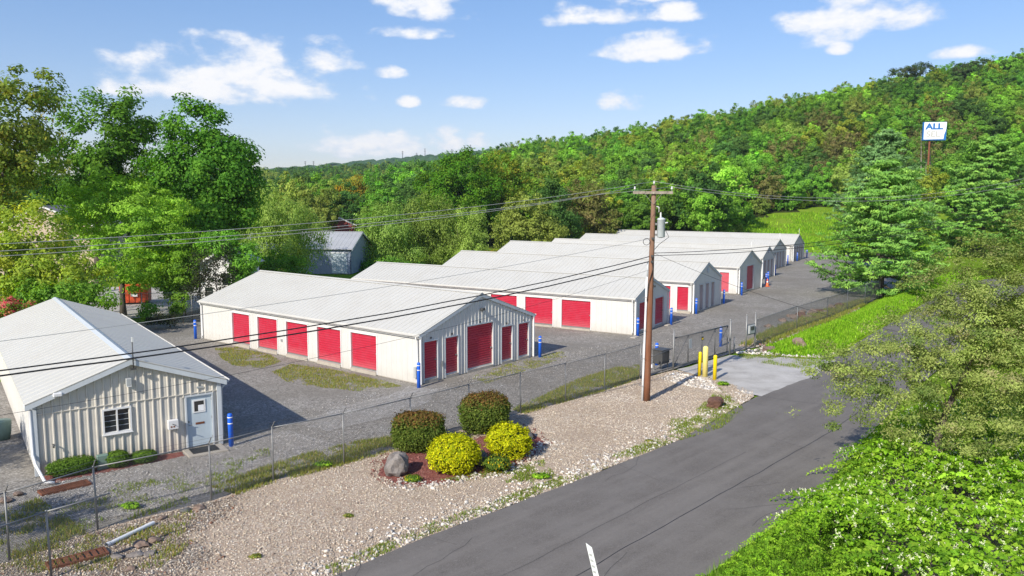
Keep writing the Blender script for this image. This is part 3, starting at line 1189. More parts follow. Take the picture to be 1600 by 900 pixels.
def storage_building(label, x, y, th, W, L, he, hr, side_doors, gable_doors, right_doors=(), lamp=True, vent=False, mast=False, red=None, recess=0.11):
    red = red or M['red']
    root = empty('storage_building', (x, y, 0), th, label, 'building', 'white storage buildings in a row')
    front = lambda s, o, z: (s, -o, z)
    left = lambda s, o, z: (-o, s, z)
    right = lambda s, o, z: (W+o, s, z)
    back = lambda s, o, z: (s, L+o, z)
    sl = (hr-he)/(W/2)
    gz = lambda s: he+0.02+sl*min(s, W-s)
    ez = lambda s: he+0.02
    # slab
    MB().box(0.02, W-0.02, 0.02, L-0.02, -0.1, 0.15).build('slab', M['concrete'], root)
    bm_obj('wall', wall_sheet(W, gz, 0.04, gable_doors, 0.30, 0.09, 0.032, front, thick=recess+0.03, rib_phase=0.2, extra=(W/2,)), M['wall_white'], root)
    bm_obj('wall', wall_sheet(L, ez, 0.04, side_doors, 0.42, 0.06, 0.018, left, rib_phase=0.2), M['wall_white'], root)
    bm_obj('wall', wall_sheet(L, ez, 0.04, list(right_doors), 0.38, 0.05, 0.014, right, rib_phase=0.2), M['wall_white'], root)
    bm_obj('wall', wall_sheet(W, gz, 0.04, [], 0.38, 0.05, 0.014, back, rib_phase=0.2, extra=(W/2,)), M['wall_white'], root)
    for (mp, ds, side) in ((front, gable_doors, 0), (left, side_doors, 1), (right, right_doors, 2)):
        for k, (a, b, z0, z1) in enumerate(ds):
            d = bm_obj('roller_door', slat_door(a+0.002, b-0.002, z0+0.07, z1-0.002, mp, recess if side == 0 else 0.11), red, root)
            mbox(mp, a+0.004, b-0.004, (-0.015-recess if side == 0 else -0.125), (0.045-recess if side == 0 else -0.065), z0+0.004, z0+0.074).build('bottom_bar', M['steel'] if side else M['gutter'], d)
            sl_ = b-0.10 if side == 0 else a+0.10
            mbox(mp, sl_-0.05, sl_+0.03, (0.015-recess if side == 0 else -0.095), (0.09-recess if side == 0 else -0.02), z0+1.0, z0+1.07).build('latch', M['steel'], d)
            mbox(mp, a+0.002, b-0.002, -0.12, 0.10 if side else 0.05, -0.05, z0-0.004).build('threshold', M['concrete'], root)
            # jamb trim standing proud of the siding
            for e in (a, b):
                e0, e1 = (e-0.07, e-0.004) if e == a else (e+0.004, e+0.07)
                mbox(mp, e0, e1, 0.002, 0.040, 0.05, z1+0.06).build('jamb_trim', M['trim'] if side == 0 else M['trim_white'], d)
            mbox(mp, a-0.07, b+0.07, 0.002, 0.042, z1+0.003, z1+0.075).build('head_trim', M['trim'] if side == 0 else M['trim_white'], d)
    gable_roof(root, W, L, he, hr, 0.16, 0.10, 0.42, 0.028, M['roof'])
    rake_trim(root, W, he, hr, 0.16, -0.085, M['trim'])
    rake_trim(root, W, he, hr, 0.16, L+0.085, M['trim'])
    ge = he-0.16*sl+0.03
    gutter(root, -0.165, -0.09, L+0.09, ge, M['gutter'], -1)
    gutter(root, W+0.165, -0.09, L+0.09, ge, M['gutter'], 1)
    # eave fascia under the gutter
    for (xx0, xx1) in ((-0.15, -0.045), (W+0.045, W+0.15)):
        MB().box(xx0, xx1, -0.06, L+0.06, ge-0.20, ge-0.125).build('eave_trim', M['gutter'], root)
    # corner trims
    for (cx, cy_) in ((0, 0), (W, 0), (0, L), (W, L)):
        sx = -1 if cx == 0 else 1
        sy = -1 if cy_ == 0 else 1
        MB().box(cx+sx*0.036-0.03, cx+sx*0.036+0.03+0.0, cy_+sy*0.036-0.075, cy_+sy*0.036+0.03, 0.03, he-0.13).build('corner_trim', M['trim_white'], root)
    # downspouts
    pipe([(-0.20, 0.14, ge-0.10), (-0.20, 0.14, ge-0.22), (-0.085, 0.14, ge-0.36), (-0.085, 0.14, 0.28), (-0.16, 0.14, 0.14)], 0.042, 'downspout', M['trim_white'], root)
    pipe([(-0.20, L-0.14, ge-0.10), (-0.20, L-0.14, ge-0.22), (-0.085, L-0.14, ge-0.36), (-0.085, L-0.14, 0.28), (-0.16, L-0.14, 0.14)], 0.042, 'downspout', M['trim_white'], root)
    if lamp:
        flood_light(root, front, W/2+0.05, he+(hr-he)*0.48)
    if vent:
        n = 16
        vs = [front(W/2+0.24*math.cos(2*math.pi*k/n), o, he+(hr-he)*0.5+0.24*math.sin(2*math.pi*k/n)) for o in (0.0, 0.09) for k in range(n)]
        MB().add(vs, [(k, (k+1) % n, n+(k+1) % n, n+k) for k in range(n)]+[tuple(range(n, 2*n))]).build('gable_vent', M['trim'], root, fix=True)
    if mast:
        pipe([(W/2, -0.02, hr-0.05), (W/2, -0.02, hr+0.95)], 0.025, 'antenna', M['trim_white'], root, 6)
    return root


B1 = dict(side=[(3.52, 5.74, 0.19, 2.26), (6.68, 8.90, 0.19, 2.26), (9.86, 12.04, 0.19, 2.26), (13.04, 15.2, 0.19, 2.26), (16.15, 18.22, 0.19, 2.26)],
          gable=[(0.26, 1.28, 0.18, 2.28), (1.92, 2.94, 0.18, 2.28), (3.70, 5.97, 0.16, 2.70), (6.78, 7.78, 0.16, 2.28), (8.40, 9.42, 0.16, 2.28)])
b1 = storage_building('white storage building nearest the yellow bushes, ribbed gable with five crimson doors', -4.9, 41.74, 0.8878, 9.83, 22.15, 2.76, 4.48, B1['side'], B1['gable'])
mbox(lambda s, o, z: (-o, s, z), 0.22, 0.40, 0.02, 0.16, 0.35, 0.95).build('meter_box', M['grey_plastic'], b1, bevel=0.01)
mbox(lambda s, o, z: (-o, s, z), 12.50, 12.62, 0.012, 0.09, 0.92, 1.06).build('outlet_box', M['grey_plastic'], b1)
mbox(lambda s, o, z: (s, -o, z), 1.58, 1.66, 0.03, 0.10, 0.75, 1.05).build('conduit_box', M['steel'], b1)
for s_ in (0.77, 2.43, 4.8, 7.25, 8.9):
    mbox(lambda s, o, z: (s, -o, z), s_-0.05, s_+0.05, 0.034, 0.05, (2.80 if s_ == 4.8 else 2.42), (2.90 if s_ == 4.8 else 2.52)).build('number_plate', M['steel_dark'], b1)

sd = [(k, k+2.48, 0.15, 2.26) for k in (3.59, 6.86, 10.12, 13.4, 16.7, 20.0, 23.2)]
storage_building('white storage building behind the utility pole, wide crimson side doors', 9.02, 57.3, 1.0178, 6.65, 27.57, 2.76, 3.92, sd, [(0.75, 2.3, 0.16, 2.30), (3.9, 5.75, 0.16, 2.30)], vent=False)
storage_building('white storage building with three narrow dark doors in its shaded gable', 15.77, 68.24, 0.9978, 7.25, 27.58, 2.83, 4.25, [(k, k+1.25, 0.2, 2.32) for k in (0.20, 2.07, 4.0, 6.0, 8.0, 10.0, 12.0, 14.0)], [(1.62, 2.45, 0.14, 2.38), (3.2, 4.03, 0.14, 2.36), (4.72, 5.55, 0.14, 2.34)], vent=True, lamp=False, recess=0.42)
storage_building('white storage building with one tall dark red door in its gable', 23.81, 82.47, 0.9678, 7.47, 31.61, 2.88, 4.41, [(k, k+1.0, 0.12, 2.24) for k in (1.05, 3.2, 5.2, 7.2, 9.2, 11.2)], [(2.5, 4.75, 0.14, 2.78)], vent=True, lamp=False, red=M['red_faded'], mast=True)
storage_building('narrow white storage building beside the orange traffic cone', 31.15, 98.05, 0.9778, 5.2, 31.5, 2.7, 4.0, [(k, k+1.0, 0.12, 2.24) for k in (1.05, 3.2, 5.2)], [(0.7, 1.55, 0.14, 2.3), (2.15, 3.0, 0.14, 2.3), (3.6, 4.45, 0.14, 2.3)], vent=True, lamp=False, recess=0.42)
storage_building('second farthest white storage building, four grey-shaded gable doors', 36.67, 111.12, 0.9878, 7.11, 31.51, 2.80, 4.16, [(k, k+1.0, 0.12, 2.24) for k in (2.5, 5.2)], [(0.8, 1.75, 0.14, 2.38), (2.3, 3.25, 0.14, 2.38), (3.8, 4.75, 0.14, 2.38), (5.3, 6.25, 0.14, 2.38)], vent=True, lamp=False, mast=True, recess=0.5)
storage_building('farthest white storage building by the green slope', 44.84, 125.88, 0.9978, 7.01, 31.97, 2.72, 4.18, [], [(0.75, 1.7, 0.14, 2.38), (2.25, 3.2, 0.14, 2.38), (3.75, 4.7, 0.14, 2.38), (5.25, 6.2, 0.14, 2.38)], vent=True, lamp=False, mast=True, recess=0.5)


def office():
    W, L, he, hr = 6.47, 22.11, 2.77, 3.93
    root = empty('office_building', (-17.1, 27.55, 0), 0.6314, 'cream ribbed metal office building with a pale blue door and a window', 'building')
    front = lambda s, o, z: (s, -o, z)
    left = lambda s, o, z: (-o, s, z)
    right = lambda s, o, z: (W+o, s, z)
    back = lambda s, o, z: (s, L+o, z)
    sl = (hr-he)/(W/2)
    gz = lambda s: he+0.02+sl*min(s, W-s)
    ez = lambda s: he+0.02
    MB().box(0.02, W-0.02, 0.02, L-0.02, -0.1, 0.10).build('slab', M['concrete'], root)
    win = (2.22, 3.16, 1.20, 2.08)
    door = (5.20, 6.16, 0.10, 2.15)
    seam = 2.28
    # gable front: one siding panel per rib bay, in an upper and a lower course
    wall = bm_obj('wall', wall_sheet(W, gz, 0.03, [win, door], 99, 0.05, 0.0, lambda s, o, z: (s, 0.03-o, z), thick=0.12, extra=(W/2,)), M['wall_office'], root)
    pit = 0.285
    n = int(round(W/pit))
    edges = [W*i/n for i in range(n+1)]
    for i in range(n):
        a, b = edges[i], edges[i+1]
        mid = (a+b)/2
        ops = []
        for o_ in (win, door):
            if o_[1] > a and o_[0] < b:
                ops.append(o_)

        def strip(z0, zf, nm):
            rd, rw = 0.042, 0.075
            ss = [a+0.001, a+rw*0.25, a+rw*0.5, a+rw*0.75, a+rw, a+rw+0.07, a+rw+0.075, a+rw+0.08, a+rw+0.14, a+rw+0.145, a+rw+0.15, b-0.001]
            oo = [0, rd, rd, rd, 0, 0, 0.006, 0, 0, 0.006, 0, 0]
            ex = W/2
            bm = bmesh.new()
            rows = []
            for s, o in zip(ss, oo):
                rows.append([bm.verts.new(front(s, o, z0)), bm.verts.new(front(s, o, zf(s)))])
            for k in range(len(rows)-1):
                bm.faces.new([rows[k][0], rows[k+1][0], rows[k+1][1], rows[k][1]])
            bm.normal_update()
            bad = [f for f in bm.faces if f.normal.y > 0.01]
            if len(bad) > len(bm.faces)/2:
                bmesh.ops.reverse_faces(bm, faces=list(bm.faces))
            bm_obj(nm, bm, M['wall_office'], wall)
        strip(seam+0.012, gz, 'siding_panel')
        segs = [(0.03, seam-0.012)]
        for o_ in ops:
            if o_[0]-0.05 < mid < o_[1]+0.05:
                ns = []
                for (u, v) in segs:
                    if o_[2] > u:
                        ns.append((u, min(v, o_[2])))
                    if o_[3] < v:
                        ns.append((max(u, o_[3]), v))
                segs = ns
        for (u, v) in segs:
            if v-u > 0.1:
                strip(u, (lambda s, v=v: v), 'siding_panel')
    mbox(front, 0.05, W-0.05, -0.01, 0.050, seam-0.012, seam+0.012).build('seam_flashing', M['wall_office'], wall)
    bm_obj('wall', wall_sheet(L, ez, 0.03, [], 0.34, 0.05, 0.012, left, rib_phase=0.2), M['wall_white'], root)
    bm_obj('wall', wall_sheet(L, ez, 0.03, [], 0.34, 0.05, 0.012, right, rib_phase=0.2), M['wall_white'], root)
    bm_obj('wall', wall_sheet(W, gz, 0.03, [], 0.34, 0.05, 0.012, back, rib_phase=0.2, extra=(W/2,)), M['wall_white'], root)
    gable_roof(root, W, L, he, hr, 0.26, 0.24, 0.60, 0.018, M['roof'], cap_mat=M['trim'])
    rake_trim(root, W, he, hr, 0.26, -0.225, M['trim'], 0.22)
    rake_trim(root, W, he, hr, 0.26, L+0.225, M['trim'], 0.22)
    ge = he-0.26*sl+0.03
    gutter(root, W+0.265, -0.2, L+0.2, ge, M['gutter'], 1)
    for (cx, nm) in ((0, 'corner_trim'), (W, 'corner_trim')):
        sx = -1 if cx == 0 else 1
        MB().box(min(cx+sx*0.07, cx-sx*0.09), max(cx+sx*0.07, cx-sx*0.09), -0.075, 0.10, 0.02, he-0.14).build(nm, M['trim'], root)
    # window: frame, sill, two sashes with blinds behind the glass
    wd = empty('window', (0, 0, 0))
    wd.parent = root
    a, b, c, d = win
    fr = MB()
    for (s0, s1, z0, z1) in ((a-0.03, b+0.03, d-0.02, d+0.05), (a-0.03, b+0.03, c-0.05, c+0.02), (a-0.03, a+0.03, c+0.02, d-0.02), (b-0.03, b+0.03, c+0.02, d-0.02), ((a+b)/2-0.025, (a+b)/2+0.025, c+0.02, d-0.02)):
        mbox(front, s0, s1, -0.04, 0.065, z0, z1).build('frame', M['trim_white'], wd)
    mbox(front, a-0.06, b+0.06, 0.0, 0.10, c-0.085, c-0.052).build('sill', M['trim_white'], wd)
    for (s0, s1) in ((a+0.03, (a+b)/2-0.025), ((a+b)/2+0.025, b-0.03)):
        mbox(front, s0, s1, -0.035, -0.025, c+0.02, d-0.02).build('pane', M['glass'], wd)
        for k in range(1, 4):
            zz = c+0.02+(d-c-0.04)*k/4
            mbox(front, s0, s1, -0.024, -0.014, zz-0.006, zz+0.006).build('bar', M['trim'], wd)
    # door with glazed light, mail slot, handle
    a, b, c, d = door
    for (s0, s1, z0, z1) in ((a-0.06, a, c-0.04, d+0.06), (b, b+0.06, c-0.04, d+0.06), (a, b, d, d+0.06)):
        mbox(front, s0+0.001, s1-0.001, -0.06, 0.06, z0, z1).build('door_frame', M['trim'], root)
    dr = mbox(front, a+0.008, b-0.008, -0.055, -0.008, c+0.008, d-0.008).build('door', M['door_blue'], root)
    wa, wb, wc, wdz = a+0.24, b-0.24, 1.46, 1.98
    for (s0, s1, z0, z1) in ((wa, wb, wdz-0.05, wdz), (wa, wb, wc, wc+0.05), (wa, wa+0.05, wc+0.05, wdz-0.05), (wb-0.05, wb, wc+0.05, wdz-0.05)):
        mbox(front, s0, s1, -0.008, 0.015, z0, z1).build('light_frame', M['trim_white'], dr)
    mbox(front, wa+0.05, wb-0.05, -0.008, 0.002, wc+0.05, wdz-0.05).build('pane', M['glass'], dr)
    mbox(front, wa+0.20, wb-0.06, 0.002, 0.006, wc+0.06, wc+0.30).build('paper_notice', M['sign_white'], dr)
    mbox(front, a+0.32, a+0.66, -0.008, 0.004, 0.98, 1.06).build('mail_slot', M['rust'], dr)
    mbox(front, a+0.04, a+0.09, -0.008, 0.03, 1.10, 1.16).build('lock', M['steel'], dr)
    MB().tube([front(a+0.065, 0.0, 1.0), front(a+0.065, 0.06, 1.0), front(a+0.19, 0.07, 1.0)], 0.014, 6).build('handle', M['steel'], dr)
    for zz in (0.4, 1.2, 1.95):
        mbox(front, b-0.012, b+0.012, -0.004, 0.02, zz-0.05, zz+0.05).build('hinge', M['steel'], dr)
    # drop box by the door
    db = mbox(front, 4.44, 4.82, 0.045, 0.26, 1.0, 1.36).build('drop_box', M['house_white'], root, bevel=0.012)
    for (s0, z0) in ((4.52, 1.08), (4.62, 1.08)):
        mbox(front, s0, s0+0.06, 0.258, 0.268, z0, z0+0.06).build('lock', M['rust'], db)
    MB().tube([front(4.60, 0.26, 1.22), front(4.60, 0.36, 1.22), front(4.70, 0.40, 1.19)], 0.014, 6).build('lever', M['steel_dark'], db)
    # lamps and camera under the gable
    mbox(front, 0.62, 0.92, 0.045, 0.33, 2.88, 3.03).build('wall_lamp', M['house_white'], root, bevel=0.03)
    lm = mbox(front, 3.04, 3.24, 0.045, 0.22, 2.94, 3.22).build('wall_lamp', M['grey_plastic'], root, bevel=0.02)
    mbox(front, 3.06, 3.22, 0.06, 0.225, 2.90, 2.945).build('lens', M['porcelain'], lm)
    mbox(front, 5.60, 5.86, 0.047, 0.056, 2.45, 2.53).build('number_plate', M['grey_plastic'], root)
    # antenna on the gable peak
    an = pipe([front(3.30, 0.30, 3.55), front(3.30, 0.30, 4.78)], 0.022, 'antenna', M['steel_dark'], root, 6)
    mbox(front, 3.28, 3.34, 0.27, 0.33, 4.62, 4.80).build('antenna_tip', M['porcelain'], an)
    mbox(front, 3.20, 3.40, 0.21, 0.33, 3.55, 3.62).build('bracket', M['steel_dark'], an)
    # hose bib
    pipe([front(0.55, 0.04, 1.1), front(0.55, 0.15, 1.1), front(0.55, 0.16, 1.0)], 0.03, 'outlet_box', M['steel_dark'], root, 6)
    # rain leader on the near corner, kinked away from the wall at the bottom
    pipe([(-0.22, -0.05, ge+0.0), (-0.22, -0.05, ge-0.12), (-0.10, -0.05, ge-0.24), (-0.10, -0.06, 0.85), (-0.05, -0.30, 0.52), (0.12, -1.25, 0.14), (0.40, -1.36, 0.10)], 0.055, 'downspout', M['pvc'], root)
    pipe([(W+0.32, 0.06, ge-0.08), (W+0.32, 0.06, ge-0.2), (W+0.10, 0.06, ge-0.42), (W+0.10, 0.06, 0.3)], 0.05, 'downspout', M['trim'], root)
    mbox(lambda s, o, z: (W+o, s, z), 0.35, 0.6, 0.0, 0.14, 1.2, 1.6).build('meter_box', M['grey_plastic'], root)
    return root


off = office()


def local_pt(o, p):
    a = o.rotation_euler.z
    return (o.location.x+p[0]*math.cos(a)-p[1]*math.sin(a), o.location.y+p[0]*math.sin(a)+p[1]*math.cos(a))


# pad and mat before the office door
a_ = off.rotation_euler.z
pad = MB().box(-0.75, 0.75, -1.05, 0, -0.05, 0.07).build('door_pad', M['concrete'], None, bevel=0.015)
pad.location = local_pt(off, (5.70, -0.09))+(0,)
pad.rotation_euler.z = a_
tag(pad, 'small tan concrete pad in front of the office door', 'pad')
mat_ = MB().box(-0.5, 0.5, -0.36, 0.36, 0, 0.018).build('door_mat', M['black'], None)
mat_.location = local_pt(off, (5.66, -0.55))+(0.072,)
mat_.rotation_euler.z = a_
tag(mat_, 'black rubber doormat on the pad at the office door', 'mat')
# red mulch strip under the office hedges
mul = sheet('mulch_strip', [local_pt(off, p) for p in ((0.05, -0.12), (4.9, -0.12), (4.9, -0.75), (2.4, -0.95), (0.2, -1.15))], 0.016, M['mulch'], 0.2, 0.08, 23)
# green utility pedestal at the office wall
ub = MB().box(-0.2, 0.2, -0.12, 0.12, 0, 0.55).build('utility_pedestal', M['green_box'], None, bevel=0.03)
ub.location = local_pt(off, (2.05, -0.5))+(0.01,)
ub.rotation_euler.z = a_
tag(ub, 'small grey green utility box between the office hedges', 'utility box')
# ------------------------------------------------------------------ posts, fences, gate
def copy_thing(o, loc, rz=None, label=None, group=None):
    r = o.copy()
    C.objects.link(r)
    r.location = loc
    if rz is not None:
        r.rotation_euler = (0, 0, rz)
    if label:
        r['label'] = label
    if group:
        r['group'] = group
    for ch in children_of(o):
        c = ch.copy()
        C.objects.link(c)
        c.parent = r
        for g in children_of(ch):
            d = g.copy()
            C.objects.link(d)
            d.parent = c
    return r


def make_bollard(h, r, mat, stripes, label, loc, group, base=False, dome=True, name='bollard', lean=0.0):
    root = empty(name, loc, 0, label, 'bollard', group)
    prof = [(r, 0.0), (r, h-r*0.9), (r*0.93, h-r*0.5), (r*0.7, h-r*0.2), (r*0.3, h-0.02), (0.01, h)] if dome else [(r, 0.0), (r, h-0.03), (r*0.9, h), (0.01, h)]
    MB().lathe(prof, n=18).build('sleeve', mat, root, smooth=True)
    for z in stripes:
        MB().lathe([(r+0.004, z-0.022), (r+0.004, z+0.022)], n=18).build('stripe', M['white_stripe'], root, smooth=True)
    if base:
        MB().box(-0.28, 0.28, -0.28, 0.28, -0.02, 0.06).build('footing', M['concrete'], root, bevel=0.02)
    root.rotation_euler = (random.uniform(-0.01, 0.01)+lean, random.uniform(-0.01, 0.01), random.uniform(0, 6))
    return root


random.seed(4)
BLUE = [((-22.57, 55.65), 'blue bollard at the far left corner of the nearest storage building'),
        ((-4.93, 41.05), 'blue bollard at the near gable corner of the nearest storage building'),
        ((1.78, 49.24), 'blue bollard at the right gable corner of the nearest storage building'),
        ((-11.35, 31.08), 'blue bollard beside the pale blue office door'),
        ((9.21, 56.97), 'blue bollard at the left gable corner just behind the utility pole'),
        ((12.7, 62.27), 'blue bollard at the right gable corner, right of the utility pole'),
        ((16.08, 68.25), 'blue bollard left of the gable with three narrow doors'),
        ((20.28, 75.01), 'blue bollard right of the gable with three narrow doors'),
        ((23.89, 81.55), 'blue bollard left of the gable with one tall red door'),
        ((30.6, 93.9), 'blue bollard close behind the orange traffic cone'),
        ((29.6, 91.5), 'blue bollard next to the orange traffic cone'),
        ((34.6, 103.5), 'blue bollard at the right corner of the narrow storage building'),
        ((35.9, 108.6), 'blue bollard at the left corner of the second farthest gable'),
        ((42.42, 121.18), 'blue bollard at the right corner of the second farthest gable'),
        ((46.05, 127.3), 'blue bollard before the farthest gable'),
        ((50.19, 134.2), 'rightmost and farthest blue bollard, by the green slope'),
        ((8.75, 46.9), 'blue bollard seen through the fence by the gate motor'),
        ((14.2, 53.0), 'blue bollard standing behind the sliding gate')]
proto = None
for i, ((x, y), lb) in enumerate(BLUE):
    hh = 1.38
    if proto is None:
        proto = make_bollard(hh, 0.10, M['blue'], (hh-0.17, hh-0.42), lb, (x, y, 0), 'blue bollards at building corners')
    else:
        c = copy_thing(proto, (x, y, 0), random.uniform(0, 6), lb)
        c.rotation_euler = (random.uniform(-0.012, 0.012), random.uniform(-0.012, 0.012), random.uniform(0, 6))
ft = MB().box(-0.55, 0.25, -0.2, 0.2, -0.02, 0.05)
for (x, y, rz) in ((12.45, 62.2, 1.0), (9.0, 56.6, 1.0), (20.0, 75.0, 1.0), (29.3, 91.4, 1.0), (42.1, 121.1, 1.0)):
    o = ft.build('footing_slab', M['concrete'], None, bevel=0.02)
    o.location = (x, y, 0.0)
    o.rotation_euler.z = rz
    tag(o, 'flat pale concrete footing at the foot of a blue bollard', 'footing', 'bollard footings')
make_bollard(1.41, 0.105, M['yellow'], (), 'short bright yellow bollard nearest the sliding gate', (10.64, 43.98, 0), 'yellow bollards by the driveway')
make_bollard(1.41, 0.105, M['yellow'], (), 'short bright yellow bollard nearest the road', (11.26, 43.02, 0), 'yellow bollards by the driveway')
make_bollard(1.80, 0.150, M['pale_yellow'], (), 'tall thick pale yellow bollard between the two short ones', (10.87, 43.62, 0), 'yellow bollards by the driveway', base=True)

WIRE_R = 0.0036


def fabric(p, q, z0, z1, pitch=0.075, r=WIRE_R):
    """chain link woven from straight diagonal wires between two posts"""
    p, q = np.array(p, float), np.array(q, float)
    L = np.linalg.norm(q-p)
    d = (q-p)/L
    h = z1-z0
    V, F = [], []
    nrm = np.array([-d[1], d[0], 0])
    for sg in (1, -1):
        k = -h if sg == 1 else 0.0
        end = L if sg == 1 else L+h
        while k < end:
            a0, a1 = (k, k+h*1.0) if sg == 1 else (k, k-h)
            za, zb = z0, z1
            # clip to the span
            t0, t1 = 0.0, 1.0
            da = a1-a0
            for lim, s in ((0.0, 1), (L, -1)):
                ca, cb = (a0-lim)*s, (a1-lim)*s
                if ca < 0 and cb < 0:
                    t0, t1 = 1, 0
                elif ca < 0:
                    t0 = max(t0, ca/(ca-cb))
                elif cb < 0:
                    t1 = min(t1, ca/(ca-cb))
            if t1-t0 > 0.01:
                P0 = np.array([*(p+d*(a0+da*t0)), z0+h*t0])
                P1 = np.array([*(p+d*(a0+da*t1)), z0+h*t1])
                b = len(V)
                off3 = [nrm*r, np.array([d[0], d[1], 0])*r*0.87-nrm*r*0.5, -np.array([d[0], d[1], 0])*r*0.87-nrm*r*0.5]
                V += [P0+o for o in off3]+[P1+o for o in off3]
                F += [(b, b+1, b+4, b+3), (b+1, b+2, b+5, b+4), (b+2, b, b+3, b+5)]
            k += pitch
    return MB().add(V, F)


def fence_run(label, pts, h=1.95, arms=True, skip_posts=(), lean=None, armdir=1):
    x0, y0 = pts[0]
    root = empty('chain_link_fence', (x0, y0, 0), 0, label, 'fence')
    P = [(x-x0, y-y0) for (x, y) in pts]
    n = len(P)
    dirs = []
    for i in range(n):
        a, b = Vector(P[max(i-1, 0)]+(0,)), Vector(P[min(i+1, n-1)]+(0,))
        dirs.append((b-a).normalized())
    rnd = random.Random(len(pts))
    tips = []
    for i, (x, y) in enumerate(P):
        if i in skip_posts:
            tips.append(None)
            continue
        tx = rnd.uniform(-0.03, 0.03)
        ty = rnd.uniform(-0.03, 0.03)
        po = MB().tube([(x, y, -0.05), (x+tx, y+ty, h+0.03)], 0.030, 8).build('post', M['steel'], root, smooth=True)
        if arms:
            nr = Vector((-dirs[i].y, dirs[i].x, 0))*armdir
            tip = Vector((x+tx, y+ty, h))+nr*(-0.20)+Vector((0, 0, 0.26))
            MB().bar((x+tx, y+ty, h), tuple(tip), 0.028, 0.02).build('barbed_wire_arm', M['steel'], po)
            tips.append(tip)
    for i in range(n-1):
        a, b = P[i], P[i+1]
        MB().tube([(a[0], a[1], h), ((a[0]+b[0])/2, (a[1]+b[1])/2, h-0.012), (b[0], b[1], h)], 0.020, 6).build('top_rail', M['steel'], root, smooth=True)
        f = fabric(a, b, 0.04, h-0.02).build('chain_link_mesh', M['wire'], root)
        f['kind'] = 'stuff'
    if arms:
        for t in (0.35, 0.95):
            path = []
            for i in range(n):
                nr = Vector((-dirs[i].y, dirs[i].x, 0))*armdir
                path.append(Vector(P[i]+(h,))+nr*(-0.20*t)+Vector((0, 0, 0.26*t)))
            MB().tube(path, 0.0035, 4).build('barbed_wire', M['wire'], root)
    return root


fence_run('long chain-link fence between the yard and the tan gravel strip', FENCE)
fence_run('chain-link fence running uphill behind the grass bank', FENCE2, 1.9, True)
fence_run('short chain-link fence piece at the lower left, nearest the viewer', [(-15.2, 14.2), (-13.75, 17.4), (-12.14, 19.87), (-11.15, 21.15)], 1.85, False, skip_posts=(3,))
fence_run('chain-link fence at the back street behind the nearest storage building', [(-44, 60.5), (-36, 62.2), (-30, 63.5), (-26.3, 64.4), (-22.5, 66)], 2.3, False)

# sliding gate


def gate():
    ax, ay = GATE_A
    root = empty('sliding_gate', (ax, ay, 0), 0, 'grey metal sliding gate with chain-link infill across the driveway', 'gate')
    d = Vector((GATE_C[0]-ax, GATE_C[1]-ay, 0))
    L = d.length
    root.rotation_euler.z = math.atan2(d.y, d.x)
    xb = (Vector(GATE_B+(0,))-Vector(GATE_A+(0,))).length
    tub = lambda p, q, r, nm: MB().tube([p, q], r, 8).build(nm, M['gate_steel'], root, smooth=True)
    tub((0.0, 0, 0.18), (L-0.15, 0, 0.18), 0.045, 'bottom_rail')
    tub((xb, 0, 1.88), (L-0.15, 0, 1.88), 0.042, 'top_rail')
    tub((0.0, 0, 1.05), (xb, 0, 1.30), 0.028, 'tail_brace')
    tub((0.0, 0, 0.18), (0, 0, 1.05), 0.03, 'upright')
    for k in range(5):
        xx = xb+0.02+(L-0.17-xb)*k/4
        tub((xx, 0, 0.2), (xx, 0, 1.88), 0.034, 'upright')
    for k in range(4):
        xa = xb+0.02+(L-0.17-xb)*k/4
        xc = xb+0.02+(L-0.17-xb)*(k+1)/4
        if k in (0, 2, 3):
            tub((xa, 0, 0.2), (xc, 0, 1.86), 0.018, 'brace_rod')
    f = fabric((xb, 0.0), (L-0.15, 0.0), 0.22, 1.86).build('chain_link_mesh', M['wire'], root)
    f['kind'] = 'stuff'
    MB().box(xb+1.62, xb+1.92, -0.05, -0.035, 1.05, 1.62).build('sign_plate', M['grey_plastic'], root)
    s = MB().box(xb+3.05, xb+3.28, -0.05, -0.035, 1.36, 1.58).build('sign_plate', M['black'], root)
    MB().box(xb+3.09, xb+3.24, -0.058, -0.051, 1.40, 1.50).build('sign_face', M['yellow'], s)
    for k in range(3):
        xx = xb+0.4+k*1.9
        MB().bar((xx, 0, 1.88), (xx+0.02, -0.18, 2.12), 0.025, 0.02).build('barbed_wire_arm', M['steel'], root)
    return root


gate()


def gate_post(x, y, h, r, label):
    root = empty('gate_post', (x, y, 0), 0, label, 'post', 'steel gate posts')
    MB().tube([(0, 0, -0.05), (0, 0, h)], r, 10).build('shaft', M['steel'], root, smooth=True)
    MB().lathe([(r*1.1, h), (r*1.1, h+0.03), (r*0.6, h+0.07), (0.01, h+0.09)], n=10).build('cap', M['steel'], root, smooth=True)
    return root


gp = gate_post(9.45, 45.45, 2.35, 0.055, 'tall grey gate post right of the motor box')
gate_post(7.28, 43.12, 2.1, 0.055, 'grey fence post hidden behind the foot of the utility pole')
gp2 = gate_post(14.05, 50.15, 2.25, 0.06, 'grey latch post at the right end of the sliding gate')
gate_post(14.5, 50.75, 1.0, 0.05, 'short grey post stub behind the gate latch post')
gate_post(15.62, 51.95, 2.3, 0.055, 'left post of the keypad frame right of the gate')
gate_post(16.45, 52.75, 2.3, 0.055, 'right post of the keypad frame right of the gate')
kp = empty('access_panel', (16.03, 52.35, 0), math.atan2(0.8, 0.83), 'grey access control box held between two posts right of the gate', 'control box')
MB().box(-0.36, 0.36, -0.12, 0.10, 1.02, 1.58).build('cabinet', M['grey_plastic'], kp, bevel=0.02)
MB().box(-0.50, 0.50, -0.02, 0.03, 1.60, 1.65).build('cross_rail', M['steel'], kp)
MB().box(-0.50, 0.50, -0.02, 0.03, 0.93, 0.98).build('cross_rail', M['steel'], kp)
